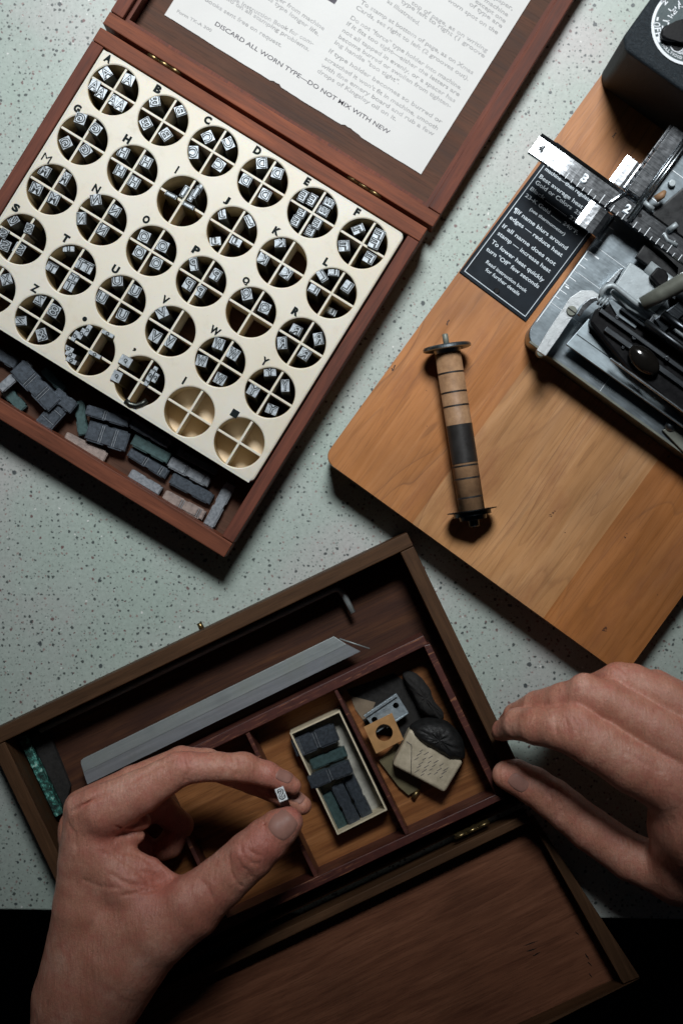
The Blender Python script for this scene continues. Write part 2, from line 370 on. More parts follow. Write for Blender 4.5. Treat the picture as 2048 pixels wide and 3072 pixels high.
def skin():
    m, nt, b = newmat('skin'); co = coords(nt)
    at = N(nt, 'ShaderNodeAttribute', attribute_name='red'); 
    base = ramp(nt, noise(nt, co, .010, 4, .6), [(.32, (.60, .255, .165)), (.55, (.72, .345, .24)), (.72, (.84, .46, .34))])
    col = mix(nt, mth(nt, 'MULTIPLY', at.outputs['Fac'], .95), base, (.60, .15, .125))
    fine = noise(nt, co, .22, 5, .7)
    col = mix(nt, 1, col, ramp(nt, fine, [(.3, .76), (.7, 1.12)]), 'MULTIPLY')
    blot = noise(nt, co, .035, 5, .7); col = mix(nt, ramp(nt, blot, [(.45, 0), (.66, .6)]), col, (.60, .20, .15))
    hair = noise(nt, coords(nt, (.35, .03, .1), (0, 0, .7)), 1, 2, .5)
    col = mix(nt, ramp(nt, hair, [(.66, 0), (.72, .35)]), col, (.10, .05, .035))
    nt.links.new(col, b.inputs['Base Color'])
    b.inputs['Roughness'].default_value = .38; b.inputs['Specular IOR Level'].default_value = .6
    b.inputs['Subsurface Weight'].default_value = .12; b.inputs['Subsurface Radius'].default_value = (1, .35, .2)
    b.inputs['Subsurface Scale'].default_value = 9*S
    v = N(nt, 'ShaderNodeTexVoronoi'); v.inputs['Scale'].default_value = .085; nt.links.new(co, v.inputs[0])
    wr = noise(nt, coords(nt, (.10, .02, .05), (0, 0, -.6)), 1, 4, .6)
    h = mth(nt, 'ADD', mth(nt, 'ADD', fine, mth(nt, 'MULTIPLY', v.outputs['Distance'], .25)), mth(nt, 'MULTIPLY', wr, 2.2)); bump(nt, b, h, .6, 3.0); return m
M['skin'] = skin()
M['nail'] = simple('fingernail', (.42, .215, .17), .46, 0, .14, .03, .2, .2, spec=.35)
M['floor'] = simple('dark_floor', (.01, .01, .01), .9)

# ------------------------------------------------------------ setting
mb = MB(); yb = W(0, 2717)[1]; yb2 = W(0, 2770)[1]
mb.prism([(-6000, yb+60), (6000, yb2-60), (6000, 6000), (-6000, 6000)], -220, 0, 5)
tag(mb.build('table', M['table'], None, WORLD), kind='structure')
mb = MB(); mb.box(-30000, 30000, -30000, 30000, -4300, -4250)
tag(mb.build('floor', M['floor'], None, WORLD), kind='structure')

# ------------------------------------------------------------ type box (upper left)
ZT = 150.0
F1 = Frame(313, 146, 31.7, ZT)
k1 = 1-ZT/H
def fb(F, a0, a1, b0, b1, z):          # rectangle measured in frame at height z -> local rect
    k = 1-z/H; x0, y1 = F.p(a0, b0, z); x1, y0 = F.p(a1, b1, z); return x0, x1, y0, y1
box1 = empty('type_case', F1, 'open reddish wooden case holding the ivory tray of metal letters', 'wooden case')
def quadp(F, a0, a1, b0, b1, z):
    x0, x1, y0, y1 = fb(F, a0, a1, b0, b1, z); return [(x0, y0), (x1, y0), (x1, y1), (x0, y1)]
def wallbox(F, root, oa, ob, ia, ib, z0, z1, zf, mx, my, mf, pre='', zr=None, zlow=None):
    zr = zr or z1
    ox0, ox1, oy0, oy1 = fb(F, oa[0], oa[1], ob[0], ob[1], zr); ix0, ix1, iy0, iy1 = fb(F, ia[0], ia[1], ib[0], ib[1], zr)
    for (X0, X1, Y0, Y1, mt) in ((ox0, ox1, iy1, oy1, mx), (ox0, ox1, oy0, iy0, mx), (ox0, ix0, iy0+1.5, iy1-1.5, my), (ix1, ox1, iy0+1.5, iy1-1.5, my)):
        b = MB(); b.box(X0, X1, Y0, Y1, z0, zlow if (zlow and Y0 == oy0) else z1, 3); b.build('wall', mt, root)
    b = MB(); b.box(ix0-4, ix1+4, iy0-4, iy1+4, z0+1, zf); b.build('bottom', mf, root)
    return ix0, ix1, iy0, iy1
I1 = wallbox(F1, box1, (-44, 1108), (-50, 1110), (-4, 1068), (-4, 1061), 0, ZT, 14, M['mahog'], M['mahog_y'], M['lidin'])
# lid
ZL = 95
def lidframe():
    root = box1
    oa, ob = (-44, 1119), (-1060, -62); ia, ib = (-1, 1075), (-1020, -105)
    f = lambda a, b_: F1.p(a, b_, ZL)
    x0, y1 = f(oa[0], ob[0]); x1, y0 = f(oa[1], ob[1]); xi0, yi1 = f(ia[0], ib[0]); xi1, yi0 = f(ia[1], ib[1])
    lid = bpy.data.objects.new('lid', None); COL.objects.link(lid); lid.parent = root
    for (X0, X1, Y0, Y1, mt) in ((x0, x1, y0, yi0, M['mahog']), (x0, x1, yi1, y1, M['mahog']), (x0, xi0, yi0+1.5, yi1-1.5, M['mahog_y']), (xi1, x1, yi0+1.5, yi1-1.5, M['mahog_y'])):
        b = MB(); b.box(X0, X1, Y0, Y1, 0, ZL, 3)
        b.build('wall', mt, lid)
    b = MB(); s_ = 13
    b.ring([(xi0+.5, yi0+.5), (xi1-.5, yi0+.5), (xi1-.5, yi1-.5), (xi0+.5, yi1-.5)], [(xi0+s_, yi0+s_), (xi1-s_, yi0+s_), (xi1-s_, yi1-s_), (xi0+s_, yi1-s_)], 12, ZL-22)
    b.build('inner_moulding', M['mahog_y'], lid)
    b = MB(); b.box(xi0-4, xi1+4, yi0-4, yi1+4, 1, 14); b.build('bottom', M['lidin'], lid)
    return lid
lid1 = lidframe()
def hinge(F, root, c0, c1, z, r=8, mat='brass'):
    p0 = F.L(*c0, z); p1 = F.L(*c1, z); P0 = Vector((*p0, z)); P1 = Vector((*p1, z)); b = MB()
    for i in range(3):
        a, c = P0.lerp(P1, i/3+.008), P0.lerp(P1, (i+1)/3-.008); b.tube([a, c], r, 0, 14)
    b.tube([P0.lerp(P1, -.02), P0.lerp(P1, 1.02)], r*.5, 0, 10)
    n = Vector((-(P1-P0).y, (P1-P0).x, 0)).normalized()*13
    for s_ in (1, -1):
        q = [P0, P1, P1+n*s_, P0+n*s_]; b.prism([(v.x, v.y) for v in q], z-34, z-32)
    return b.build('hinge', M[mat], root)
hinge(F1, box1, (446, 163), (541, 220), 84, 6.5); hinge(F1, box1, (1044, 528), (1141, 590), 84, 6.5)
# gap filler between box and lid is open: table in shadow
# ivory tray
tray = empty('type_tray', F1, 'ivory plastic tray with round lettered holes split into quarters', 'tray')
ZI = 156.0
TF = lambda a, b_: F1.p(a, b_, ZI)
PIT = 175.4; A0, B0, RH = 88.0, 91.0, 75.0
LET = [['A', 'B', 'C', 'D', 'E', 'F'], ['G', 'H', 'I', 'J', 'K', 'L'], ['M', 'N', 'O', 'P', 'Q', 'R'], ['S', 'T', 'U', 'V', 'W', 'Y'], ['X', 'Z', '.', ',', '-', '■']]
# the target grid shifts: last row starts one column left of frame
def tray_mesh():
    k = 1-ZI/H; n = 64; pit = PIT*k; R = RH*k
    b = MB()
    def cell2(cx, cy):
        h = pit/2; rings = []
        for (rad, z) in ((None, ZI), (R+4.5, ZI), (R+1.2, ZI-1.5), (R, ZI-6), (R, 20)):
            ring_ = []
            for i in range(n):
                t = 2*math.pi*i/n+math.pi/4; c, s_ = math.cos(t), math.sin(t); m_ = h/max(abs(c), abs(s_)) if rad is None else rad
                ring_.append((cx+c*m_, cy+s_*m_, z))
            rings.append(ring_)
        for q in range(4):
            vs = rings[q]+rings[q+1]
            b.add(vs, [(i, (i+1) % n, n+(i+1) % n, n+i) for i in range(n)], 1 if q >= 2 else 0, q > 0)
        w_ = 3.6; zt = ZI-5
        for L_ in (0, 1):
            if L_ == 0: b.box(cx-R-1, cx+R+1, cy-w_, cy+w_, 24, zt, 1.2)
            else:
                b.box(cx-w_, cx+w_, cy+w_-.3, cy+R+1, 24, zt-.25, 1.2); b.box(cx-w_, cx+w_, cy-R-1, cy-w_+.3, 24, zt-.25, 1.2)
    cols = range(6)
    for r_ in range(5):
        for c_ in cols:
            cx, cy = TF(A0+PIT*c_, B0+PIT*r_); cell2(cx, cy)
    X0, Y1 = TF(0, 0); X1, Y0 = TF(1062, 878)
    gx0, gy1 = TF(A0-PIT/2, B0-PIT/2); gx1, gy0 = TF(A0+PIT*5.5, B0+PIT*4.5)
    # top margins and skirt with softly rounded rim
    def rim(x0, x1, y0, y1, rr, z):
        pts = []
        for (cx, cy, a) in ((x1-rr, y1-rr, 0), (x0+rr, y1-rr, 90), (x0+rr, y0+rr, 180), (x1-rr, y0+rr, 270)):
            for i in range(7):
                t = math.radians(a+15*i); pts.append((cx+rr*math.cos(t), cy+rr*math.sin(t), z))
        return pts
    e = 6
    inner = []
    r1 = rim(X0+e, X1-e, Y0+e, Y1-e, 14, ZI)
    for x, y, z in r1: inner.append((min(max(x, gx0), gx1), min(max(y, gy0), gy1), ZI))
    r2 = rim(X0+1.5, X1-1.5, Y0+1.5, Y1-1.5, 18, ZI-2); r3 = rim(X0, X1, Y0, Y1, 19, ZI-7); r4 = rim(X0, X1, Y0, Y1, 19, 60)
    m_ = len(r1)
    for a_, c_, sm in ((inner, r1, False), (r1, r2, True), (r2, r3, True), (r3, r4, False)):
        b.add(a_+c_, [(i, m_+i, m_+(i+1) % m_, (i+1) % m_) for i in range(m_)], 0, sm)
    return b
t_ = tray_mesh(); t_.build('tray_body', [M['ivory'], M['ivory_rim']], tray)
b = MB()
for c_ in (4, 5):
    cx, cy = TF(A0+PIT*c_, B0+PIT*4); b.cyl(cx, cy, 60, 66, RH*(1-ZI/H)+.5, 0, 48)
b.build('hole_floor', M['ivory_floor'], tray)
for r_ in range(5):
    for c_ in range(6):
        ch = LET[r_][c_]; b = MB()
        x, y = TF(A0+PIT*c_-62, B0+PIT*r_-72)
        w_ = {'I': 5, '.': 10, ',': 9, '-': 5, 'J': 15, 'M': 26, 'W': 31, 'L': 15, 'E': 15, 'F': 15}.get(ch, 21)
        if ch == '■': b.box(x-6, x+16, y-16, y+6, ZI, ZI+.8)
        elif ch == '-': b.box(x-3, x+3, y-12, y+12, ZI, ZI+.8)
        elif ch == '.': b.cyl(x, y, ZI, ZI+.8, 7, 0, 16)
        else: glyph(b, ch, (x, y), w_, 11 if ch == ',' else 24, 0, ZI+.7, 0, .0 if ch == 'M' else (.065 if ch in 'ABCDEFGHIJKLOPQRSTU' else .045))
        b.build('printed_character', M['ink'], tray)

# ---- single metal types
QN = {(-1, -1): 'top', (1, -1): 'right', (1, 1): 'bottom', (-1, 1): 'left'}
used = {}
def mtype(ch, u, v, ang, w_=34, h_=34, tall=None, kind=0, lean=None):
    """standing piece of type whose face is seen at pixel (u,v); ang = clockwise turn in the picture"""
    zt = tall or random.uniform(146, 160)
    # which hole and quarter
    a = (u-F1.u)*math.cos(F1.ang)+(v-F1.v)*math.sin(F1.ang); bb = -(u-F1.u)*math.sin(F1.ang)+(v-F1.v)*math.cos(F1.ang)
    c_ = int(round((a-A0)/PIT)); r_ = int(round((bb-B0)/PIT)); q = (1 if a > A0+PIT*c_ else -1, 1 if bb > B0+PIT*r_ else -1)
    k = 1-zt/H; w2, h2 = w_*k/2, h_*k/2
    o = Frame(u, v, ang, zt); b = MB()
    if lean is None: lean = random.uniform(2, 7)
    # foot displaced toward the middle of its quarter a little
    hx, hy = W(*F1.im(A0+PIT*c_, B0+PIT*r_), 0 if 0 else zt)
    qa, qb = A0+PIT*c_+q[0]*33, B0+PIT*r_+q[1]*33; fx, fy = W(*F1.im(qa, qb), zt)
    dx, dy = fx-o.o[0], fy-o.o[1]
    c0, s0 = math.cos(o.ang), math.sin(o.ang); lx, ly = dx*c0-dy*s0, dx*s0+dy*c0
    m_ = max(abs(lx), abs(ly), 1); lim = 9; lx, ly = lx*min(1, lim/m_), ly*min(1, lim/m_)
    poly1 = [(-w2, -h2), (w2, -h2), (w2, h2), (-w2, h2)]
    poly = [(x+lx, y+ly) for x, y in poly1]
    b.prism(poly, 15, zt, 1.2, 0, 1, poly1)
    b.prism([(x*.96, y*.96) for x, y in poly1], zt, zt+1.2, .4, 1, 1)
    g = {'I': .22, '.': .3, ',': .3, 'L': .6, 'J': .5}.get(ch, .66)
    gw, gh = w2*2*g*1.08, h2*2*.74
    if w_ < 24: gw = w2*2*.5
    if ch == '.': gw = gh = 6
    if ch == ',': gw, gh = 6, 9
    glyph(b, ch, (0, 0), gw+5.5, gh+5.0, 0, zt+1.7, 2, .075, True)
    glyph(b, ch, (0, 0), gw-1, gh-1, 0, zt+2.6, 1, -.012, True)
    ob = b.build('metal_type', [M['olive'] if kind == 1 else M['lead'], M['face'], M['recess']], None, o)
    hole = LET[r_][c_] if 0 <= r_ < 5 and 0 <= c_ < 6 else 'S'
    nm = {'.': 'full stop', ',': 'comma', '■': 'black square', '&': 'ampersand'}
    key = (hole, QN[q]); used.setdefault(key, []).append((ob, ch, u, v, nm.get(ch, 'letter '+ch if ch.isalpha() else 'figure '+ch)))
    tag(ob, None, 'metal type', 'metal types standing in the ivory tray'); return ob
def zone(i, x, y):
    ox, oy, s_ = {1: (0, 100, 2.24), 2: (600, 300, 2.24), 3: (0, 700, 2.24), 4: (400, 1000, 2.24)}[i]
    return ox+x/s_, oy+y/s_
def T(i, ch, lst, **kw):
    for t in lst:
        u, v = zone(i, t[0], t[1]); mtype(ch, u, v, t[2], *(t[3:5] if len(t) > 3 else ()), **kw)
T(1, 'A', [(712, 268, -35), (865, 312, 25), (636, 350, 28, 30, 36), (680, 400, 28, 30, 34), (758, 445, 30, 30, 34), (812, 482, 30, 30, 36)])
T(1, 'B', [(1040, 455, -8), (1212, 522, 70, 32, 32), (982, 605, -28), (1115, 680, 55)])
T(1, 'G', [(543, 572, 20), (645, 642, 38, 34, 32), (445, 735, -25), (577, 785, 55)])
T(1, 'H', [(830, 800, 25), (985, 865, 28), (808, 925, 28), (902, 1000, 30)])
T(1, 'C', [(1398, 697, -25), (1535, 740, 65, 36, 32), (1302, 800, 0, 30, 40), (1472, 885, 35)])
T(1, 'I', [(1150, 1087, 118, 14, 38), (1266, 1158, 118, 14, 38)], kind=1, tall=165)
T(1, 'I', [(1240, 1062, 32, 16, 38), (1292, 1092, 30, 16, 38), (1318, 1068, 30, 16, 40), (1345, 1040, 30, 16, 42)])
T(1, 'M', [(303, 925, 30), (437, 975, 30, 30, 40), (245, 1045, 25, 38, 34), (362, 1110, 25, 36, 36)])
T(1, 'N', [(645, 1118, -8), (773, 1192, 32), (548, 1243, 0, 30, 38), (690, 1322, 30)])
T(1, 'S', [(88, 1248, -30), (197, 1312, 20, 26, 32), (26, 1345, 30, 26, 30), (35, 1425, 25), (132, 1448, 30)])
T(1, 'O', [(970, 1365, 25), (1095, 1430, 25), (938, 1472, 30), (1052, 1545, 25)])
T(1, 'J', [(1492, 1210, -8, 24, 36)])
T(2, 'D', [(415, 425, -3), (520, 492, 18), (308, 540, 28), (438, 637, 28)])
T(2, 'E', [(692, 645, 30, 26, 38), (752, 672, 30, 26, 38), (866, 692, 118, 28, 34), (828, 748, 118, 28, 34), (684, 755, 28, 28, 34), (643, 815, 28, 28, 34), (786, 830, 28, 28, 34), (742, 882, 28, 28, 34)])
T(2, 'F', [(1062, 868, -22, 38, 26), (1200, 905, 25), (1172, 962, 25), (967, 980, -3), (1137, 1062, 30)])
T(2, 'J', [(332, 815, -25, 22, 40), (240, 952, 28, 36, 24)])
T(2, 'J', [(103, 950, -5, 34, 26)], tall=118, kind=1)
T(2, 'K', [(537, 952, -2), (425, 1068, 28), (580, 1165, 35)])
T(2, 'L', [(820, 1182, -32, 24, 38), (897, 1158, 5, 34, 24), (765, 1275, 30, 34, 26), (990, 1255, 35, 30, 36)])
T(2, 'L', [(880, 1420, 25, 34, 22)], tall=95)
T(2, 'P', [(108, 1175, 32, 30, 36)])
T(2, 'Q', [(313, 1300, -10, 32, 40), (435, 1397, 25)])
T(2, 'R', [(645, 1545, 28, 34, 30)])
T(3, 'T', [(463, 95, 0, 36, 26), (545, 205, 28, 28, 34), (595, 232, 28, 28, 34), (350, 230, 30, 36, 28), (470, 348, 28, 30, 36), (496, 305, 28, 30, 36)])
T(3, 'U', [(790, 318, -3), (908, 387, 28), (685, 432, 28), (824, 547, 25)])
T(3, 'P', [(1303, 208, -8, 26, 40), (1270, 342, 32, 32, 36), (1345, 388, 32, 30, 36)])
T(3, 'X', [(45, 310, -15)])
T(3, 'Z', [(270, 445, 30, 30, 36), (140, 590, -3, 38, 30)])
T(3, '8', [(365, 520, 30, 34, 38)])
T(3, '&', [(282, 682, -15, 32, 38)])
T(3, 'V', [(1090, 532, -25, 36, 32), (1045, 692, 30, 34, 36), (1140, 725, 30, 32, 38)])
T(3, '.', [(590, 652, 32, 16, 36), (550, 675, 32, 14, 36), (505, 690, 32, 14, 34), (463, 775, 118, 14, 32), (476, 815, 118, 14, 34), (480, 855, 118, 14, 34)])
T(3, '.', [(725, 675, 118, 12, 40), (638, 815, 118, 12, 40)], kind=1, tall=166)
T(3, ',', [(1035, 930, 30, 14, 34), (1010, 955, 30, 14, 36), (1045, 972, 30, 14, 30), (995, 990, 30, 14, 34)])
T(3, ',', [(845, 858, 30, 38, 30), (785, 962, 25, 30, 34)], kind=1, tall=162)
T(3, 'W', [(1470, 742, 20), (1356, 857, 15)])
T(4, 'W', [(672, 137, 30, 36, 36), (583, 307, 28)])
T(4, 'Y', [(918, 260, -3, 38, 26), (1020, 352, -2, 26, 38), (806, 385, 30, 34, 34), (930, 512, 22, 36, 30)])
T(4, 'R', [(1000, 65, -3, 30, 38), (1243, 37, -10, 30, 38), (1150, 140, 33)])
for (hole, q), L_ in used.items():
    hn = {'.': 'the dotted hole', ',': 'the comma hole', '-': 'the dash hole', '■': 'the black square hole'}.get(hole, 'the hole marked '+hole)
    if len(L_) == 1: tag(L_[0][0], 'small metal type of %s in the %s quarter of %s' % (L_[0][4], q, hn))
    else:
        L_.sort(key=lambda t: t[2]*.85+t[3]*.52)
        if len(L_) == 2: nm = ['left', 'right']
        elif len(L_) == 3: nm = ['left', 'middle', 'right']
        else: nm = ['leftmost', 'second from left', 'third from left', 'rightmost'][:len(L_)]
        if max(t[3] for t in L_)-min(t[3] for t in L_) > 1.2*(max(t[2] for t in L_)-min(t[2] for t in L_)):
            L_.sort(key=lambda t: t[3])
            nm = ['upper', 'lower'] if len(L_) == 2 else (['topmost', 'middle', 'lowest'] if len(L_) == 3 else ['topmost', 'second from top', 'third from top', 'lowest'])
        for t, n_ in zip(L_, nm): tag(t[0], '%s of the %s metal types in the %s quarter of %s' % (n_, {2: 'two', 3: 'three', 4: 'four'}[len(L_)], q, hn))

# ---- paper in the lid with its printing
ZP = 17
pf = Frame(1262, 523, 31.9, ZP)
pap = empty('instruction_sheet', pf, 'white printed instruction sheet with a torn lower edge glued inside the lid', 'paper sheet')
b = MB(); pts = []
x0, y0 = pf.p(-905, 0, ZP)
for i in range(91):
    t = i/90; j = random.uniform(-.3, .3)+.5*math.sin(i*.23)+.3*math.sin(i*.61)
    if i in (38, 39, 40, 63, 64, 65, 66, 67, 68): j += random.uniform(2, 6)
    if i in (0, 90): j = 0
    pts.append((x0*(1-t), j))
pts += [(1, 330), (2, 660), (-450, 700), (x0-1, 720), (x0, 360)]
b.prism(pts, 14.3, ZP, 0); b.build('sheet', M['paper'], pap)
bt, bb_ = MB(), MB()
def pl(i, ox, oy, s_): return lambda x, y: pf.L(ox+x/s_, oy+y/s_, ZP)
za = pl(0, 900, 0, 1.96); zb = pl(0, 300, 0, 2.24)
LN = [("paper,", (1140, -5), (1245, 62)), ("machine", (1080, 8), (1215, 98)), ("except one", (1025, 12), (1200, 135)), ("of type are", (990, 28), (1180, 165)), ("worn spot on the", (862, 5), (1155, 203)),
      ("top of page, as on writing", (650, 22), (1095, 308)), ("type left to right (1 groove", (590, 12), (1078, 340)), ("as illustrated.", (508, 12), (695, 150)),
      ("To stamp at bottom of page, as on Xmas", (352, 18), (1010, 438)), ("Cards, set right to left (2 grooves out).", (325, 50), (985, 475)),
      ("Do not \"force\" type holder into machine.", (293, 110), (943, 530)), ("If it fits too tight—either the letters are", (270, 145), (930, 567)), ("not all tapped in evenly, or a spacer has", (245, 185), (905, 603)),
      ("become burred or swollen from tighten-", (223, 222), (880, 636)), ("ing handle \"too tight\".", (200, 255), (578, 496)),
      ("If type holder becomes so burred or", (165, 305), (828, 728)), ("scratched it won't fit in machine, smooth", (142, 350), (803, 766)), ("with fine emery board and rub a few", (120, 388), (780, 800)), ("drops of Kingsley oil on it.", (98, 422), (560, 712))]
for t, a_, c_ in LN: text(bt, t, za(*a_), za(*c_), 12.5, ZP+.5, 0, .012)
LM = [("for longer from machine", (1060, -90), (1500, 205)), ("makes type longer life.", (1040, -65), (1465, 242)), ("See Instruction Book for com-", (870, -10), (1430, 305)), ("info on all stamping problems.", (825, -15), (1400, 345)), ("books sent free on request.", (705, 5), (1215, 318)), ("Form TK-A 300", (515, 80), (745, 215))]
for i, (t, a_, c_) in enumerate(LM): text(bt, t, zb(*a_), zb(*c_), 12.5 if i < 5 else 9, ZP+.5, 0, .012)
text(bb_, "DISCARD ALL WORN TYPE—DO NOT MIX WITH NEW", zb(770, 168), za(518, 790), 13, ZP+.5, 0, .006)
qx, qy = pf.L(996, -6, ZP); bk = MB(); bk.box(qx-16, qx+16, qy-12, qy+60, ZP, ZP+.6)
bt.build('small_print', M['print'], pap); bb_.build('bold_print', M['printb'], pap); bk.build('printed_picture', M['printb'], pap)

# ---- loose types on the floor of the case and in the card box
def lying(u, v, ang, L_, w_, z0, h_, mat, label, grooves=(), notch=True, tilt=0, group='loose metal types lying in the case'):
    zt = z0+h_; k = 1-zt/H; L_ *= k; w_ *= k; F = Frame(u, v, ang, zt); b = MB()
    e = L_/2; q = w_/2; nt_ = min(4, w_*.07)
    if notch:
        poly = [(-e, -q+nt_), (-e+7, -q+nt_), (-e+7, -q), (-6, -q), (-3, -q+nt_), (8, -q+nt_), (11, -q), (e-12, -q), (e-9, -q+nt_*.7), (e, -q+nt_*.7), (e, q-nt_), (e-8, q-nt_), (e-9, q), (9, q), (5, q-nt_), (-5, q-nt_), (-9, q), (-e+4, q), (-e, q-3)]
    else: poly = [(-e, -q), (e, -q), (e, q), (-e, q)]
    b.prism(poly, z0, zt-3, 0, 0)
    cuts = sorted([-e+2]+[c*L_-e for c in grooves]+[e-2]); g = 2.2
    for i in range(len(cuts)-1):
        a0 = cuts[i]+(g if i else 0); a1 = cuts[i+1]-(g if i < len(cuts)-2 else 0)
        if a1-a0 > 2: b.box(a0, a1, -q+nt_+.5, q-nt_-.5, zt-3.2, zt, 1.0, 0, seg=1)
    for c in grooves: b.box(c*L_-e-.9, c*L_-e+.9, -q+nt_+1, q-nt_-1, zt-3.2, zt-1.2, 0, 1)
    o = b.build('loose_type', [mat, M['slate_light']], None, F)
    if tilt: o.rotation_euler = (math.radians(tilt), math.radians(tilt*.6), -F.ang)
    tag(o, label, 'metal type', group); return o
LT = lambda i, x, y: zone(i, x, y)
def ly(i, x, y, ang, L_, w_, z0, h_, mat, label, gr=(), **k): u, v = LT(i, x, y); return lying(u, v, ang, L_/2.24, w_/2.24, z0, h_, M[mat], label, gr, **k)
ly(3, 30, 830, 30, 190, 85, 16, 30, 'slate', 'grey loose type cut by the left picture edge just under the ivory tray')
ly(3, 85, 955, -42, 270, 62, 44, 28, 'slate_light', 'pale mottled loose type lying across the others at the far left of the case', tilt=5)
ly(3, 90, 1110, 48, 200, 75, 15, 26, 'slate_green', 'dark green loose type under the pale mottled one at far left')
ly(3, 240, 1025, 46, 370, 130, 46, 34, 'slate', 'broad loose type with two pairs of grooves, left half of the case', (.33, .38, .66, .71))
ly(3, 360, 985, 46, 200, 60, 15, 26, 'slate_green', 'dark green loose type half hidden behind the broad grooved one')
ly(3, 430, 1125, 38, 170, 95, 44, 30, 'slate', 'slate loose type beside the one with two bright silver lines')
ly(3, 350, 1225, -48, 290, 120, 30, 34, 'slate', 'slate loose type with two bright silver lines across it', (.36, .64), notch=False)
ly(3, 545, 1240, 82, 230, 72, 15, 28, 'slate_green', 'upright green loose type beside a grooved slate pair')
ly(3, 722, 1228, 17, 300, 72, 50, 30, 'slate', 'long loose type touching the tray edge above the wide grooved one', (.42, .47))
ly(3, 722, 1362, 18, 285, 140, 28, 34, 'slate', 'wide slate loose type with two grooves in the middle of the case', (.33, .38, .66, .71))
ly(3, 572, 1440, 27, 310, 82, 15, 26, 'slate_pink', 'pinkish silver loose type lying against the front wall')
ly(3, 1010, 1345, 30, 300, 66, 48, 30, 'slate', 'plain slate loose type just under the tray edge, right of centre')
ly(3, 1015, 1448, 28, 275, 84, 30, 30, 'slate_green', 'blue green loose type with a round notch, right of centre')
ly(4, 100, 872, 32, 300, 72, 15, 28, 'slate', 'dark grooved loose type directly above the bright silver one', (.4, .45, .8, .85))
ly(4, 80, 1000, 31, 240, 66, 15, 26, 'slate_light', 'bright silver loose type lying against the front wall')
ly(4, 430, 865, 28, 300, 50, 30, 26, 'slate', 'narrow loose type lying furthest right under the tray edge')
ly(4, 375, 930, 28, 310, 78, 18, 28, 'slate_light', 'light grooved loose type, third from the right corner', (.42, .47, .86))
ly(4, 390, 1045, 28, 310, 82, 15, 26, 'slate', 'bluish notched loose type below the light grooved one')
ly(4, 340, 1155, 28, 305, 74, 15, 24, 'slate_pink', 'purplish grooved loose type nearest the front wall on the right', (.42, .47, .84, .89))
ly(4, 578, 1155, -62, 320, 76, 15, 28, 'slate_light', 'grey loose type standing crosswise in the right corner of the case')
b = MB(); c0 = F1.L(378, 1205, 150); c1 = F1.L(440, 1208, 150)
rb = [(F1.L(u, v, 150)) for u, v in ((378, 1202), (392, 1214), (410, 1218), (428, 1212), (442, 1202))]
b.tube([(x, y, 158) for x, y in rb], 8, 0, 10); b.build('curled_strip', M['lead'], None, F1)
tag(bpy.data.objects['curled_strip'], 'short curled brass strip on the tray rim at the comma hole', 'metal strip')
# ------------------------------------------------------------ maple board and what stands on it
ZB = 150.0
FB = Frame(977, 1365, 35.9, ZB)
poly = []
x0, y0 = FB.p(0, 0, ZB)
bx1 = 1113*(1-ZB/H); bx0 = 0; by0 = -14; by1 = 3300; r = 34
for (cx, cy, a) in ((bx1-r, by1-r, 0), (bx0+r, by1-r, 90), (bx0+r, by0+r, 180), (bx1-r, by0+r, 270)):
    for i in range(9):
        t = math.radians(a+11.25*i); poly.append((cx+r*math.cos(t), cy+r*math.sin(t)))
brd = empty('wooden_board', FB, 'orange brown maple board with rounded corners and dark nicks under the stamping machine', 'wooden board')
b = MB(); b.prism(poly, 45, ZB, 13, 0, 4, smooth=False); b.build('board_body', M['board'], brd)
for fx, fy in ((110, 110), (bx1-110, 110), (110, 1500), (bx1-110, 1500)):
    b = MB(); b.cyl(fx, fy, 0, 45.5, 34); b.build('foot', M['knob'], brd)
# enamel instruction plate
pz = ZB+5
FP = Frame(1377, 816, 36.8, pz)
z_ = lambda x, y: FP.L(1350+x/3.136, 400+y/3.136, pz)
plate = empty('instruction_plate', FP, 'black enamel instruction plate with silver lettering screwed to the board edge', 'sign plate')
A_, B_, = FP.L(1377, 816, pz), FP.L(1576, 966, pz)
h_ = 470
b = MB(); b.box(A_[0], B_[0], A_[1], h_, ZB-1, pz, 1.5); b.build('plate_body', M['plate'], plate)
b = MB(); i_ = 10
for (X0, X1, Y0, Y1) in ((A_[0]+i_, B_[0]-i_, A_[1]+i_, A_[1]+i_+2.2), (A_[0]+i_, A_[0]+i_+2, A_[1]+i_+2.3, h_-i_), (B_[0]-i_-2, B_[0]-i_, A_[1]+i_+2.3, h_-i_)):
    b.box(X0, X1, Y0, Y1, pz, pz+.6)
LP = [("machine—then regulate", (885, 345), (1310, 650), 13), ("Best average heat", (830, 415), (1235, 712), 14), ("Gold or Colors  250", (793, 470), (1240, 800), 14), ("Black ............... 275", (745, 530), (1200, 862), 13), ("23-K Gold ........ 240°F.", (698, 592), (1190, 955), 13), ("(see thermometer)", (742, 722), (1068, 962), 11),
      ("¶If name blurs around", (590, 728), (1088, 1098), 14), ("edges — reduce heat", (552, 800), (1042, 1165), 14), ("If all name does not", (483, 880), (978, 1248), 14), ("stamp — increase heat", (440, 950), (930, 1315), 14), ("To lower heat quickly", (380, 1028), (868, 1400), 14), ("turn \"Off\" few seconds", (332, 1098), (822, 1460), 14), ("Read instruction book", (330, 1218), (708, 1500), 12), ("for further details", (325, 1290), (640, 1528), 12)]
for t, p0, p1, hh in LP: text(b, t, z_(*p0), z_(*p1), hh*.86, pz+.6, 0, .014)
b.build('lettering', M['platetext'], plate)
b = MB(); q = z_(435, 1482); b.cyl(q[0], q[1], pz-1, pz+5, 9, 0, 20, 7); b.box(q[0]-7, q[0]+7, q[1]-1, q[1]+1, pz+4.2, pz+5.4, 0, 0); b.build('screw', M['knob'], plate)

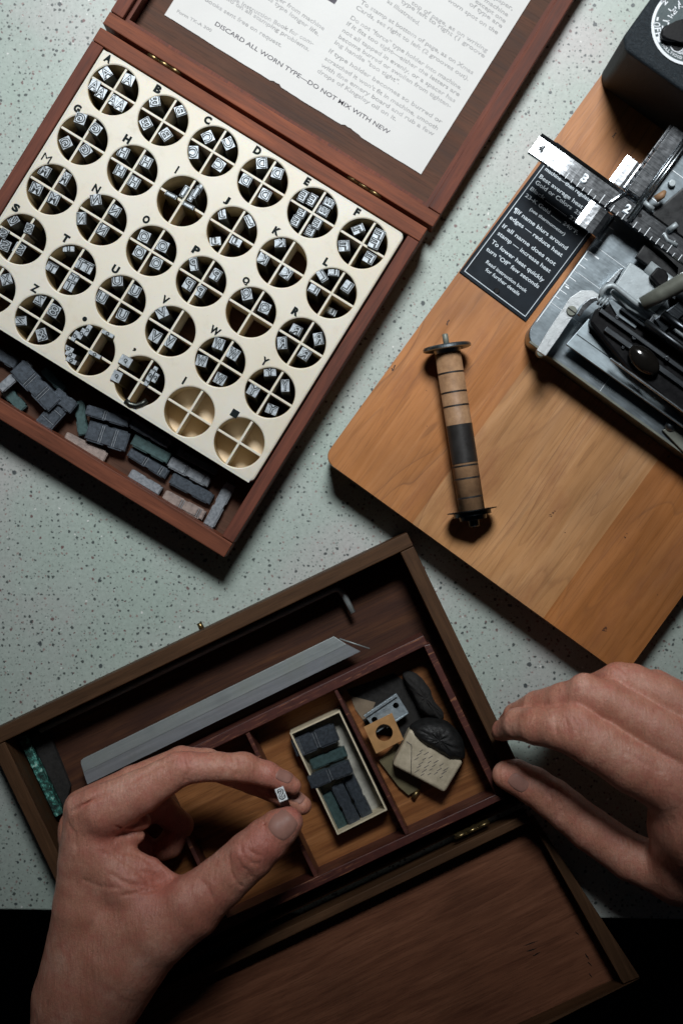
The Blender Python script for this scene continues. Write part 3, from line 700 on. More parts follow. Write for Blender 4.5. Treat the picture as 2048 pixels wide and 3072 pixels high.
# heat control box
ZC = 485.0
FC = Frame(1851, 134, 35.6, ZC)
ctl = empty('heat_control_box', FC, 'black wrinkle painted control box with a round heat dial, top right corner', 'control box', z=0)
b = MB()
X1 = 760; Y1 = 620
pl_ = [(26, 0), (X1, 0), (X1, Y1), (0, Y1), (0, 26)]
b.prism(pl_, ZB+.5, ZC, 9, 0, 3); b.build('housing', M['wrinkle'], ctl)
dc = FC.L(2069, 80, ZC); R = 119*(1-ZC/H); zt = ZC
def annulus(b, c, r0, r1, z, mi=0, a0=0, a1=360, n=72, th=1.0):
    vs = []; 
    for i in range(n+1):
        t = math.radians(a0+(a1-a0)*i/n)
        for r_ in (r0, r1): vs.append((c[0]+r_*math.cos(t), c[1]+r_*math.sin(t), z))
    b.add(vs, [(2*i, 2*i+1, 2*i+3, 2*i+2) for i in range(n)], mi)
b = MB(); b.cyl(dc[0], dc[1], zt-1, zt+3, R, 0, 96, R-1.5); b.build('dial_plate', M['dialgreen'], ctl)
b = MB(); zt += 3.5
annulus(b, dc, R-9, R-1, zt); 
ia = lambda u, v: math.degrees(math.atan2(*(reversed([x-y for x, y in zip(FC.L(u, v, ZC), dc)]))))
a_off0, a_off1 = ia(1958, 55), ia(1963, 120)
# inner scale rings
annulus(b, dc, R-33, R-29, zt, 0, ia(2040, 0)-40, ia(1983, 78)); annulus(b, dc, R-48, R-44, zt, 0, ia(2040, 0)-40, ia(1996, 60))
for k_ in range(9):
    t = math.radians(ia(1985, 62)-k_*13); m_ = (R-48, R-30) if k_ % 2 == 0 else (R-45, R-38)
    c, s_ = math.cos(t), math.sin(t); n_ = (-s_*1.6, c*1.6); p = [(dc[0]+c*m_[0], dc[1]+s_*m_[0]), (dc[0]+c*m_[1], dc[1]+s_*m_[1])]
    b.add([(p[0][0]+n_[0], p[0][1]+n_[1], zt), (p[0][0]-n_[0], p[0][1]-n_[1], zt), (p[1][0]-n_[0], p[1][1]-n_[1], zt), (p[1][0]+n_[0], p[1][1]+n_[1], zt)], [(0, 3, 2, 1)])
def dl(t, u, v, w_, h_, face='out'):
    c = FC.L(u, v, ZC); a = math.atan2(c[1]-dc[1], c[0]-dc[0]); ang = a-math.pi/2 if face == 'out' else a+math.pi/2
    glyph(b, t, c, w_, h_, ang, zt, 0, .02)
dl('2', 1991, 7, 13, 15); dl('O', 1968, 75, 12, 19, 'in'); dl('F', 1970, 90, 10, 18, 'in'); dl('F', 1973, 104, 10, 18, 'in'); dl('H', 2012, 50, 9, 8); dl('E', 2020, 36, 12, 13); dl('A', 2036, 19, 13, 14); dl("-", 1970, 58, 10, 5)
poly = [FC.L(u, v, ZC) for u, v in ((1965, 113), (1984, 106), (2005, 111), (2000, 116), (1973, 129))]
b.add([(x, y, zt) for x, y in poly], [tuple(range(5))])
def arc_text(t, rad, a_c, span, w_, h_):
    n = len(t)
    for i, ch in enumerate(t):
        a = a_c+span*(i/(n-1)-.5); t_ = math.radians(a); c = (dc[0]+rad*math.cos(t_), dc[1]+rad*math.sin(t_))
        glyph(b, ch, c, w_*(.35 if ch == 'I' else 1), h_, t_+math.pi/2, zt, 0, .02)
am = ia(2016, 150); arc_text('KINGSLEY', R-32, ia(2016, 151), ia(2045, 172)-ia(1990, 133), 8, 11); arc_text('HOLLYWOOD', R-18, ia(2009, 162), ia(2036, 184)-ia(1982, 140), 6, 8.5)
b.build('dial_markings', M['white'], ctl)
b = MB(); sc = FC.L(2029, 137, ZC); b.cyl(sc[0], sc[1], zt-.5, zt+4, 17, 0, 28, 15); annulus(b, sc, 15, 19, zt+1.2, 1); b.build('dial_screw', [M['knob'], M['white']], ctl)
b = MB(); b.prism([FC.L(u, v, ZC+45) for u, v in ((1987, 84), (1994, 70), (2030, 55), (2075, 40), (2125, 60), (2130, 110), (2090, 122), (2045, 118), (2000, 112), (1987, 102))], zt-1, zt+22, 7, 0, 3); b.build('knob', M['knob'], ctl)

# ------------------------------------------------------------ stamping machine
mac = None
FM = Frame(1596, 1050, 36.0, 250)
mac = empty('stamping_machine', FM, 'chrome hot foil stamping machine with ruled base, ruler arm and black lever head', 'stamping machine')
def q(pts, z): return [FM.L(u, v, z) for u, v in pts]
def P3(u, v, z): return (*FM.L(u, v, z), z)
Zb = 250.0
# base plate: left edge, rounded corner, front edge
c0 = FM.L(1596, 1050, Zb)
a_ = FM.L(1829, 647, Zb); c_ = FM.L(2048, 1359, Zb)
xL = (a_[0]+FM.L(1640, 925, Zb)[0])/2; yF = FM.L(1835, 1209, Zb)[1]
poly = []; r = 40
for i in range(9):
    t = math.radians(180+11.25*i); poly.append((xL+r+r*math.cos(t), yF+r+r*math.sin(t)))
poly += [(xL+1100, yF), (xL+1100, yF+640), (xL, yF+640)]
b = MB(); b.prism(poly, ZB+.5, Zb, 5, 0, 3); b.build('base_plate', M['chrome_dk'], mac)
b = MB()
for k_ in range(21):                              # ticks down the left edge
    y = yF+150+k_*22.5; L_ = 26 if k_ % 2 else 17; b.box(xL+1, xL+L_, y-.9, y+.9, Zb+.1, Zb+.6)
b.box(xL+2, xL+4, yF+60, yF+600, Zb+.1, Zb+.7)
for y, e in ((yF+128, 260), (yF+330, 300), (yF+505, 200), (yF+512, 200), (yF+240, 150)): b.box(xL+2, xL+e, y, y+1.0, Zb+.1, Zb+.6)
glyph(b, '1', FM.L(1788, 772, Zb), 4, 16, math.pi/2, Zb+.6); glyph(b, '1', FM.L(1700, 862, Zb), 4, 12, math.pi/2, Zb+.6)
b.box(xL+262, xL+263.4, yF+3, yF+140, Zb+.1, Zb+.7)
b.build('engraved_scale', M['tick'], mac)
b = MB()
text(b, 'UNDERNEATH', FM.L(1765, 1128, Zb), FM.L(1842, 1180, Zb), 9, Zb+.5, 0, .0)
b.build('engraved_words', M['tickd'], mac)
b = MB(); b.box(xL+20, xL+1100, yF-.5, yF+7, Zb-4, Zb+2.2, 2); b.build('front_edge_trim', M['rod'], mac)
# ruler arm
Zr = 330.0
R0 = Frame(1583, 456, 36.0, Zr)
def rl(u, v, z=Zr): return FM.L(u, v, z)
e0 = rl(1583, 456); e1 = rl(1630, 391)
rw = math.hypot(e1[0]-e0[0], e1[1]-e0[1])
ry0 = e0[1]; ry1 = ry0+rw-3; rx0 = e0[0]
b = MB(); 
# the ruler bends up slightly at its free end
nseg = 24; vs = []; fs = []
def rz(x): t = max(0, 1-(x-rx0)/170); return Zr-11*t*t
for i in range(nseg+1):
    x = rx0+(760)*(i/nseg)**1.35
    for (y, dz) in ((ry0, -2.5), (ry0+4, 0), (ry1-14, 0), (ry1, -9)): vs.append((x, y, rz(x)+dz))
    for (y, dz) in ((ry1, -16), (ry0, -10)): vs.append((x, y, rz(x)+dz))
for i in range(nseg):
    for k_ in range(6): fs.append((i*6+k_, (i+1)*6+k_, (i+1)*6+(k_+1) % 6, i*6+(k_+1) % 6))
fs += [tuple(range(6)), tuple(range(nseg*6, nseg*6+6))[::-1]]
b.add(vs, fs, 0, False); b.build('ruler_arm', M['chrome_br'], mac)
b = MB(); sp = 19.3
for k_ in range(29):
    x = rx0+10+k_*sp
    L_ = 40 if k_ % 8 == 0 else (29 if k_ % 4 == 0 else (20 if k_ % 2 == 0 else 12))
    b.add([(x-1, ry0+1, rz(x)+1), (x+1, ry0+1, rz(x)+1), (x+1, ry0+L_, rz(x)+2), (x-1, ry0+L_, rz(x)+2)], [(0, 1, 2, 3)], 1 if k_ < 3 else 0)  # end ticks and numeral coloured dark, as they look within the bright reflection
for i, (ch, u, v) in enumerate((('4', 1624, 443), ('3', 1752, 536), ('2', 1880, 627))):
    x, y = rl(u, v); glyph(b, ch, (x, y), 17, 25, 0, rz(x)+7, 1 if i == 0 else 0, .03)
b.build('ruler_markings', [M['tick'], M['tickd']], mac)
# sliding stop that crosses the ruler
def slab(name, pts, z, th, mat, bev=2, parent=None, seg=2):
    b = MB(); b.prism(q(pts, z), z-th, z, bev, 0, seg); return b.build(name, mat, parent or mac)
def curved_clip():
    b = MB(); xa = rl(1822, 560, Zr)[0]-8; xs = [0, 14, 34, 56, 70, 78, 84, 86]; zs = [-3, -.5, 1, .5, -2, -8, -18, -30]
    for (yy0, yy1) in ((ry1+1, ry1+86), (ry0-78, ry0-3)):
        vs = []; 
        for x, z in zip(xs, zs):
            for y in (yy0, yy1): vs.append((xa+x-(8 if yy0 < ry0 else 0), y, Zr-6+z))
        n = len(xs)
        for x, z in zip(xs, zs):
            for y in (yy0, yy1): vs.append((xa+x-(8 if yy0 < ry0 else 0), y, Zr-14+z))
        fs = [(2*i, 2*i+2, 2*i+3, 2*i+1) for i in range(n-1)]+[(2*n+2*i, 2*n+2*i+1, 2*n+2*i+3, 2*n+2*i+2) for i in range(n-1)]
        fs += [(2*i, 2*n+2*i, 2*n+2*i+2, 2*i+2) for i in range(n-1)]+[(2*i+1, 2*i+3, 2*n+2*i+3, 2*n+2*i+1) for i in range(n-1)]+[(0, 1, 2*n+1, 2*n), (2*n-2, 4*n-2, 4*n-1, 2*n-1)]
        b.add(vs, fs, 0, False)
    return b.build('sliding_stop', M['chrome_br'], mac)
curved_clip()
b = MB(); xa = rl(1865, 590, Zr)[0]
b.tube([(xa+4, ry1-2, Zr+4), (xa-8, ry0+rw*.6, Zr+5), (xa-16, ry0+rw*.3, Zr+5), (xa-18, ry0+4, Zr+3)], 4.5, 0, 10); b.build('stop_spring', M['chrome_br'], mac)
# rear ruled rail
t0 = FM.L(2020, 374, 350); t1 = FM.L(1884, 566, 350)
b = MB(); rx = t0[0]
b.box(rx, rx+44, t1[1]-4, t0[1], 322, 350, 3); b.build('rear_rail', M['chrome_br'], mac)
b = MB(); b.prism([(rx-11, t1[1]), (rx-.5, t1[1]), (rx-.5, t0[1]), (rx-11, t0[1])], 324, 340, 2, 0, 2, [(rx-8, t1[1]), (rx-.5, t1[1]), (rx-.5, t0[1]), (rx-8, t0[1])]); b.build('rail_bevel', M['chrome_br'], mac)
b = MB()
for k_ in range(7): 
    y = t1[1]+2+k_*21.3; b.box(rx-10, rx+(36 if k_ % 3 == 0 else 12), y, y+2, 350.1 if 0 else 344, 350.8)
b.build('rail_marks', M['tickd'], mac)
b = MB(); b.tube([(rx+50, t1[1]-70, 350), (rx+50, t0[1]+40, 350)], 5, 0, 10); b.tube([(rx+59, t1[1]-60, 344), (rx+59, t0[1]+60, 344)], 3.5, 0, 10); b.build('guide_rod', M['chrome'], mac)
# rear bed to the right of the rail
b = MB(); b.box(rx+64, rx+700, t1[1]-30, t0[1]+60, ZB+1, 318, 4); b.build('rear_bed', M['chrome_dk'], mac)
b = MB(); s_ = FM.L(2015, 549, 330); b.cyl(s_[0], s_[1], 316, 332, 11, 0, 24, 10, 2); b.build('pin', M['greycast'], mac)
b = MB(); b.box(rx+70, rx+130, FM.L(1996, 540, 320)[1]+32, FM.L(1996, 540, 320)[1]+34, 318.1, 319); b.box(rx+66, rx+96, t1[1]+25, t1[1]+28, 318.1, 319); b.build('bed_lines', M['tick'], mac)
b = MB(); p0 = P3(1930, 606, 345); p1 = P3(1958, 628, 345); b.tube([p0, p1], 7, 0, 12); b.build('latch_pin', M['greycast'], mac)
b = MB(); b.tube([P3(1965, 598, 350), P3(1985, 585, 358), P3(1992, 575, 352)], [11, 10, 6], 0, 12); b.build('thumb_catch', M['kraft'], mac)
b = MB(); p_ = FM.L(1918, 646, Zr+1); b.cyl(p_[0], p_[1], Zr-6, Zr+1.5, 5.5, 0, 16); b.build('ruler_screw', M['knob'], mac)
# black mechanism bulk under the lever
slab('mechanism_block', [(1935, 655), (2120, 500), (2250, 600), (2200, 1150), (2010, 1010), (2040, 800), (1960, 740)], 325, 170, M['blackin'], 6)
b = MB(); b.tube([P3(2005, 690, 338), P3(2030, 672, 345)], 8, 0, 10); b.tube([P3(1990, 700, 336), P3(2000, 720, 330), P3(2030, 735, 335)], 5, 0, 10); b.build('spring_clip', M['greycast'], mac)
b = MB(); b.box(*[c for c in (FM.L(1925, 745, 330)[0], FM.L(1925, 745, 330)[0]+300, FM.L(1925, 745, 330)[1]-22, FM.L(1925, 745, 330)[1]+22)], 275, 300, 4); b.build('dark_bar', M['blackin'], mac)
# roller tube with its black square collar
b = MB(); b.tube([P3(1940, 800, 340), P3(2090, 912, 340)], 19, 0, 20); b.build('roller_bar', M['greycast'], mac)
slab('square_collar', [(1948, 828), (1972, 799), (1997, 811), (2006, 830), (1995, 858), (1975, 858)], 372, 50, M['knob'], 5)
# grey cast plate
slab('cast_plate', [(1889, 785), (1990, 853), (2000, 900), (1940, 960), (1880, 925), (1832, 875)], 345, 30, M['greycast'], 4)
slab('side_lip', [(1857, 806), (1872, 803), (1836, 856), (1816, 848)], 300, 44, M['chrome'], 3)
# lever rod
b = MB(); b.tube([P3(1925, 912, 385), P3(1985, 880, 405), P3(2080, 828, 440), P3(2300, 700, 500)], [19, 22, 25, 27], 0, 22); b.build('lever_rod', M['rod'], mac)
# wire bail
b = MB(); b.tube([P3(1800, 893, 352), P3(1806, 872, 360), P3(1818, 860, 365), P3(1834, 856, 366), P3(1846, 861, 366), P3(1900, 905, 362), P3(1965, 950, 355), P3(2052, 1008, 345), P3(2200, 1110, 335)], 8, 0, 14); b.build('wire_bail', M['greycast'], mac)
b = MB()
for k_ in range(3): b.tube([P3(1791+k_*9, 913-k_*-3, 352), P3(1798+k_*9, 899-k_*-3, 366), P3(1806+k_*9, 890-k_*-3, 352)], 3.5, 0, 10)
b.build('coil_spring', M['greycast'], mac)
# polished strap with two screws
ctr = [(1622, 1060), (1660, 1000), (1700, 940), (1722, 905), (1748, 886), (1775, 884), (1800, 895)]
def strap(pts, w_, z, th, mat, name):
    P = [Vector(FM.L(u, v, z)) for u, v in pts]; Lp, Rp = [], []
    for i, p in enumerate(P):
        t = (P[min(i+1, len(P)-1)]-P[max(i-1, 0)]).normalized(); n = Vector((-t.y, t.x)); w0 = w_[i] if isinstance(w_, list) else w_
        Lp.append(p+n*w0); Rp.append(p-n*w0)
    poly = [(v.x, v.y) for v in Lp]+[(v.x, v.y) for v in Rp[::-1]]
    b = MB(); b.prism(poly, z-th, z, 2, 0, 2); return b.build(name, mat, mac)
strap(ctr, [15, 17, 17, 17, 15, 12, 8], 335, 12, M['strapm'], 'strap')
strap([(1735, 945), (1752, 918), (1772, 902), (1790, 895)], [5, 7, 7, 4], 344, 18, M['chrome_br'], 'strap_edge')
for u, v, rr, z in ((1714, 932, 16, 341), (1623, 1057, 15, 258)):
    b = MB(); x, y = FM.L(u, v, z); b.cyl(x, y, z-16, z, rr, 0, 28, rr-2, 2); b.box(x-rr+3, x+rr-3, y-1.6, y+1.6, z-.5, z+.6, 0, 1); b.build('screw', [M['rod'], M['knob']], mac)
# blued flat bar with stepped end
slab('flat_bar', [(1697, 1033), (1765, 955), (1784, 968), (1762, 998), (1830, 1048), (1900, 1098), (1890, 1116), (1925, 1160), (1935, 1164), (1948, 1152), (1975, 1167), (1988, 1166), (2120, 1262), (2120, 1335)], 300, 12, M['bluebar'], 1.5)
b = MB(); b.add([P3(1728, 1004, 300.6), P3(1729, 1001, 300.6), P3(2060, 1236, 300.6), P3(2059, 1239, 300.6)], [(0, 1, 2, 3)]); b.build('bar_score', M['tickd'], mac)
# black type head with glossy ball handle
slab('type_head', [(1768, 968), (1785, 925), (1835, 905), (2010, 1025), (2200, 1150), (2200, 1400), (1990, 1185), (1880, 1105)], 345, 90, M['blackgloss'] if 0 else M['knob'], 8)
slab('head_window', [(1823, 902), (1838, 900), (1885, 938), (1914, 966), (1905, 986), (1850, 948)], 352, 5, M['chrome_dk'], 1)
def dirbar(name, u, v, L_, w_, z, th, mat, bev=2, off=0):      # bar running along the machine from a pixel point
    x, y = FM.L(u, v, z); b = MB(); b.box(x, x+L_, y-w_/2, y+w_/2, z-th, z, bev); return b.build(name, mat, mac)
dirbar('side_bar', 1800, 930, 420, 13, 360, 20, M['darkbar']); dirbar('side_bar', 1860, 925, 420, 9, 368, 26, M['chrome_blk'])
dirbar('side_bar', 1815, 985, 300, 16, 358, 16, M['darkbar'])
dirbar('side_bar', 1950, 955, 300, 18, 372, 30, M['darkbar'])
dirbar('lower_rail', 1830, 1075, 330, 7, 352, 10, M['chrome'])
b = MB(); b.tube([P3(1935, 965, 392), P3(2130, 1105, 392)], 9, 0, 16); b.build('guide_bar', M['darkbar'], mac)
b = MB(); b.tube([P3(1985, 940, 400), P3(2130, 1045, 400)], 12, 0, 16); b.build('guide_bar', M['chrome_blk'], mac)
for u, v, z, rr in ((1850, 952, 362, 7), (1902, 1012, 358, 8), (1990, 1010, 384, 9), (2000, 1075, 366, 8), (1868, 1042, 352, 6)):
    b = MB(); x, y = FM.L(u, v, z); b.cyl(x, y, z-12, z, rr, 0, 20, rr-1.5, 1); b.box(x-rr+2, x+rr-2, y-1, y+1, z-.4, z+.5, 0, 1); b.build('screw', [M['darkbar'], M['knob']], mac)
slab('hinge_arm', [(1960, 958), (2035, 905), (2060, 935), (1990, 1000)], 388, 18, M['chrome_blk'], 3)
slab('rear_lever', [(2000, 880), (2110, 960), (2110, 1010), (2015, 940)], 380, 20, M['knob'], 3)
b = MB(); Mr = Matrix.Rotation(math.radians(-8), 4, 'Z'); b.ball(P3(1930, 1080, 366), 52, 31, 24, 0, Mr); b.build('ball_handle', M['blackgloss'], mac)
b = MB(); b.ball(P3(2010, 1277, 262), 17, 17, 13); b.build('corner_screw', M['chrome_dk'], mac)
slab('front_bracket', [(1985, 1290), (2035, 1270), (2120, 1330), (2110, 1420)], 262, 10, M['rod'], 2)

# ------------------------------------------------------------ fibre roller with metal end discs
zr_ = 150+70; FR = Frame(1344, 1070, 81.3, zr_)
rol = empty('foil_roller', FR, 'tan fibre tube with black bands and metal end discs lying on the wooden board', 'roller')
ax1 = FR.L(1414, 1526, zr_); LR = ax1[0]; RR = 39.0*(1-zr_/H)
def lathe(b, prof, mi=0, n=64, dirx=(1, 0), z=zr_):
    vs = []
    for x, r_ in prof:
        for k_ in range(n):
            t = 2*math.pi*k_/n; vs.append((x, r_*math.cos(t), z+r_*math.sin(t)))
    fs = []
    for i in range(len(prof)-1):
        for k_ in range(n): a = i*n+k_; c = i*n+(k_+1) % n; fs.append((a, c, c+n, a+n))
    b.add(vs, [f[::-1] for f in fs], mi, False)
b = MB(); prof = [(-8, 0.1), (-8, RR-1), (-6, RR)]
lines = [.115, .24, .345, .70, .79, .93]
b = MB(); lathe(b, [(-10, RR*.2), (-10, RR), (LR+10, RR), (LR+10, RR*.2)], 0)
for i in range(len(b.sm)): b.sm[i] = True
b.build('tube', M['kraft'], rol)
for f in (.108, .235, .325, .718, .80, .925):
    b = MB(); lathe(b, [(LR*f-2.4, RR-.5), (LR*f-2.4, RR+.6), (LR*f+2.4, RR+.6), (LR*f+2.4, RR-.5)])
    b.build('painted_ring', M['blackcard'], rol)
b = MB(); n = 16; vs = []
for x in (LR*.448, LR*.70):
    for k_ in range(n+1):
        t = math.radians(25+150*k_/n-8); vs.append((x, -(RR+1.2)*math.cos(t), zr_+(RR+1.2)*math.sin(t)))
b.add(vs, [(k_, k_+1, n+2+k_, n+1+k_) for k_ in range(n)], 0, True); b.build('black_label', M['blackcard'], rol)
b = MB(); lathe(b, [(-32, 20), (-32, 66), (-28, 69), (-22, 69), (-20, 64), (-20, RR+2), (-9, RR-2), (-9, 10)]); b.build('end_disc', M['chrome_dk'], rol)
b = MB(); b.tube([(-30, 0, zr_), (-64, 0, zr_), (-66, 0, zr_)], [8.5, 8.5, 6], 0, 16); b.build('spindle', M['rod'], rol)
b = MB(); lathe(b, [(LR+4, 12), (LR+4, 71), (LR+7, 71), (LR+9, 54), (LR+20, 54), (LR+20, 40), (LR+32, 38), (LR+33, 16), (LR+50, 15), (LR+52, 12), (LR+52, .1)]); b.build('end_disc', M['chrome_blk'], rol)
# ------------------------------------------------------------ tool box (lower)
Z2 = 165.0
F2 = Frame(1215, 1600, -25.6, Z2)      # origin: top right outer corner; a runs right, b runs down
box2 = empty('tool_box', F2, 'open brown wooden tool box with a divided insert, under the two hands', 'wooden box')
O2 = fb(F2, -1520, 4, 0, 868, Z2); 
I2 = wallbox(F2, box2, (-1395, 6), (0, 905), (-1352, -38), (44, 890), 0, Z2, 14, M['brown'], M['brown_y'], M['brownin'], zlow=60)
L2 = F2.L
# insert with three bays
ZN = 140.0
ins = empty('divided_insert', F2, 'worn burgundy wooden insert with three compartments inside the tool box', 'box insert')
def wall(pts, z0, z1, mat, name, root, F, bev=2):
    b = MB(); b.prism([F.L(u, v, z1) for u, v in pts], z0, z1, bev); return b.build(name, mat, root)
wall([(1269, 1906), (1283, 1934), (258, 2432), (244, 2404)], 15, ZN, M['burg'], 'rim', ins, F2)
wall([(1270, 1937), (1290, 1932), (1512, 2394), (1484, 2382)], 15, ZN, M['burg'], 'rim', ins, F2)
wall([(1484, 2384), (1511, 2396), (450, 2900), (436, 2868)], 15, ZN, M['burg'], 'rim', ins, F2)
wall([(258, 2436), (284, 2424), (470, 2850), (440, 2864)], 15, ZN, M['burg'], 'rim', ins, F2)
for pts in ([(999, 2068), (1008, 2062), (1226, 2500), (1216, 2506)], [(734, 2196), (745, 2190), (955, 2630), (944, 2636)], [(462, 2326), (473, 2320), (683, 2755), (672, 2760)]):
    wall(pts, 30, ZN-6, M['burg'], 'divider', ins, F2, 1.5)
b = MB(); b.prism([F2.L(u, v, ZN) for u, v in ((1276, 1936), (1488, 2386), (456, 2868), (268, 2434))], 16, 30); b.build('insert_floor', M['bay'], ins)
hinge(F2, box2, (1364, 2514), (1466, 2467), 92, 5, 'brass')
b = MB(); x, y = F2.L(600, 1874, 90); b.tube([(x, y+6, 90), (x, y-14, 90)], 8, 0, 14); b.build('catch_pin', M['brass'], box2)
# lid two, swung open toward the viewer
lid2 = bpy.data.objects.new('lid', None); COL.objects.link(lid2); lid2.parent = box2
ZZ = 90
def lw(pts, z0, z1, mat, name): b = MB(); b.prism([F2.L(u, v, ZZ) for u, v in pts], z0, z1, 2.5); b.build(name, mat, lid2)
lw([(1580, 2440), (1591, 2464), (150, 3156), (138, 3130)], -2+2, ZZ, M['brown'], 'wall')
lw([(1595, 2468), (1610, 2462), (1918, 2932), (1868, 2952)], 0, ZZ, M['brown_y'], 'wall')
lw([(1918, 2936), (1868, 2956), (700, 3500), (720, 3540)], 0, ZZ, M['brown'], 'wall')
b = MB(); b.prism([F2.L(u, v, ZZ) for u, v in ((1600, 2464), (1890, 2944), (700, 3560), (100, 3160))], 2, 14); b.build('lid_board', M['lid2'], lid2)
b = MB()
for (u, v, a, l_) in ((1590, 2830, -20, 52), (1592, 2850, -15, 36), (1608, 2862, -25, 30), (1760, 2870, 60, 26), (1768, 2892, 50, 22), (1770, 2926, 60, 18), (1735, 3022, -25, 50), (1722, 3040, -20, 26), (1730, 2800, 40, 16)):
    x, y = F2.L(u, v, 14); t = math.radians(-a)-F2.ang*-1; c, s_ = math.cos(t), math.sin(t); h_ = l_*.5; n_ = random.uniform(2, 3.2)
    b.add([(x-c*h_, y-s_*h_, 14.3), (x+s_*n_-c*4, y-c*n_-s_*4, 14.3), (x+c*h_, y+s_*h_, 14.3), (x-s_*n_*.7+c*3, y+c*n_*.7+s_*3, 14.3)], [(0, 1, 2, 3)])
b.build('dark_scuffs', M['ink'], lid2)
# corroded strip along the left end, soft pad
b = MB(); b.prism([F2.L(u, v, 60) for u, v in ((54, 2214), (78, 2204), (190, 2440), (166, 2452))], 14.5, 60, 2); ob = b.build('corroded_strip', M['patina'], None, F2)
tag(ob, 'strip crusted with green and white corrosion along the left end of the tool box', 'metal strip')
b = MB(); b.prism([F2.L(u, v, 40) for u, v in ((86, 2208), (142, 2186), (212, 2360), (196, 2434))], 14.5, 40, 4); ob = b.build('felt_pad', M['felt'], None, F2)
tag(ob, 'dark felt pad beside the corroded green strip in the tool box', 'pad')
# long steel blade
FK = Frame(242, 2280, -25.9, 95); zk = 95
kn = empty('steel_blade', FK, 'long dull grey steel blade in the upper channel of the tool box', 'blade')
kk = lambda u, v: FK.L(u, v, zk)
A, B, C_, D = kk(240, 2284), kk(1001, 1909), kk(1080, 1955), kk(262, 2354)
mAD = kk(251, 2318); mBC = kk(1040, 1934)
b = MB(); arcp = [kk(243, 2292), kk(243, 2282), kk(250, 2276)]
b.prism(arcp+[B, mBC, mAD], 80, zk, 1.5); b.build('flat_side', M['steel'], kn)
b = MB(); b.add([(*mAD, zk-.6), (*mBC, zk-.6), (*C_, 90), (*D, 90), (*mAD, 78), (*mBC, 78), (*C_, 78), (*D, 78)], [(3, 2, 1, 0), (4, 5, 6, 7), (0, 1, 5, 4), (1, 2, 6, 5), (2, 3, 7, 6), (3, 0, 4, 7)]); b.build('bevelled_edge', M['steel2'], kn)
b = MB(); b.tube([(*FK.L(1018, 1916, 88), 88), (*FK.L(1108, 1946, 88), 88)], 2.2, 0, 8); ob = b.build('thin_wire', M['steel'], None, FK)
tag(ob, 'thin straight wire sticking out past the pointed end of the steel blade', 'wire')
# hex key
FH = Frame(1012, 1768, -25.6, 60); z = 60
b = MB(); b.tube([(*FH.L(120, 2190, z), z), (*FH.L(560, 1979, z), z), (*FH.L(990, 1772, z), z), (*FH.L(1006, 1766, z), z+1), (*FH.L(1020, 1770, z), z+2), (*FH.L(1030, 1784, z), z+3), (*FH.L(1058, 1838, z), z+5)], 9.5, 0, 6)
for i in range(len(b.sm)): b.sm[i] = True
ob = b.build('hex_key', M['steel'], None, FH); tag(ob, 'long bent hex key lying along the upper wall inside the tool box', 'hex key')

# card box with types
FQ = Frame(869, 2200, -25, 110); cardb = empty('card_box', FQ, 'small open white card box holding dark metal types, middle compartment', 'card box')
cp = [FQ.L(u, v, 110) for u, v in ((869, 2200), (1019, 2131), (1161, 2430), (1012, 2505))]
cc = (sum(p[0] for p in cp)/4, sum(p[1] for p in cp)/4)
inn = []
for i, p in enumerate(cp):
    pa, pb = Vector(cp[i-1]), Vector(cp[(i+1) % 4]); p_ = Vector(p); inn.append(tuple(p_+((pa-p_).normalized()+(pb-p_).normalized())*5))
b = MB(); b.ring(cp[::-1], inn[::-1], 31, 110, 0); 
for i in range(4): pass
b.build('side', M['cardrim'], cardb)
b = MB(); b.prism(inn, 31, 36); b.build('bottom', M['card'], cardb)
G2 = 'metal types lying in the card box'
lying(945, 2222, -22, 137, 58, 62, 36, M['slate'], 'broad slate type with two groove pairs at the top of the card box', (.13, .17, .5, .56), group=G2)
lying(985, 2275, -22, 112, 34, 37, 30, M['slate_green'], 'dark plain type between the two grooved ones in the card box', group=G2)
lying(990, 2325, -22, 134, 42, 82, 34, M['slate'], 'slate type jutting over the left edge of the card box', (.46, .52), group=G2)
lying(1005, 2437, 63, 122, 36, 37, 30, M['slate_green'], 'greenish type standing lengthwise at the left side of the card box', group=G2)
lying(1040, 2418, 64, 140, 38, 50, 32, M['slate'], 'dark blue type lengthwise in the middle of the card box', group=G2)
lying(1074, 2392, 64, 140, 36, 44, 32, M['slate'], 'dark blue type lengthwise at the right of the card box', group=G2)

# third compartment
b = MB(); FG = Frame(1158, 2140, -33, 80)
gp = lambda u, v, z=80: FG.L(u, v, z)
def holed(b, pts, holes, z0, z1, mi=0):
    """plate between polygon and round holes using boolean-free triangulation"""
    from mathutils.geometry import tessellate_polygon
    loops = [[Vector((x, y, 0)) for x, y in pts]]
    for (cx, cy, r_) in holes: loops.append([Vector((cx+r_*math.cos(2*math.pi*k/28), cy+r_*math.sin(2*math.pi*k/28), 0)) for k in range(28)])
    tris = tessellate_polygon(loops); fl = [v for l in loops for v in l]
    for z, rev in ((z1, False), (z0, True)):
        fs = []
        for t in tris:
            a, c, d = (fl[i] for i in t); up = (c-a).cross(d-a).z > 0
            fs.append(tuple(t) if up != rev else tuple(t)[::-1])
        b.add([(v.x, v.y, z) for v in fl], fs, mi)
    for l in loops:
        n = len(l); b.add([(v.x, v.y, z1) for v in l]+[(v.x, v.y, z0) for v in l], [(i, (i+1) % n, n+(i+1) % n, n+i) for i in range(n)], mi)
holed(b, [gp(1092, 2145), gp(1130, 2190+8), gp(1224, 2137), gp(1188, 2080)], [(*gp(1187, 2117), 9), (*gp(1123, 2160), 9)], 68, 76)
e = [gp(1090, 2147, 84), gp(1187, 2082, 84), gp(1191, 2090, 84), gp(1096, 2154, 84)]; b.prism(e, 66, 84, 1)
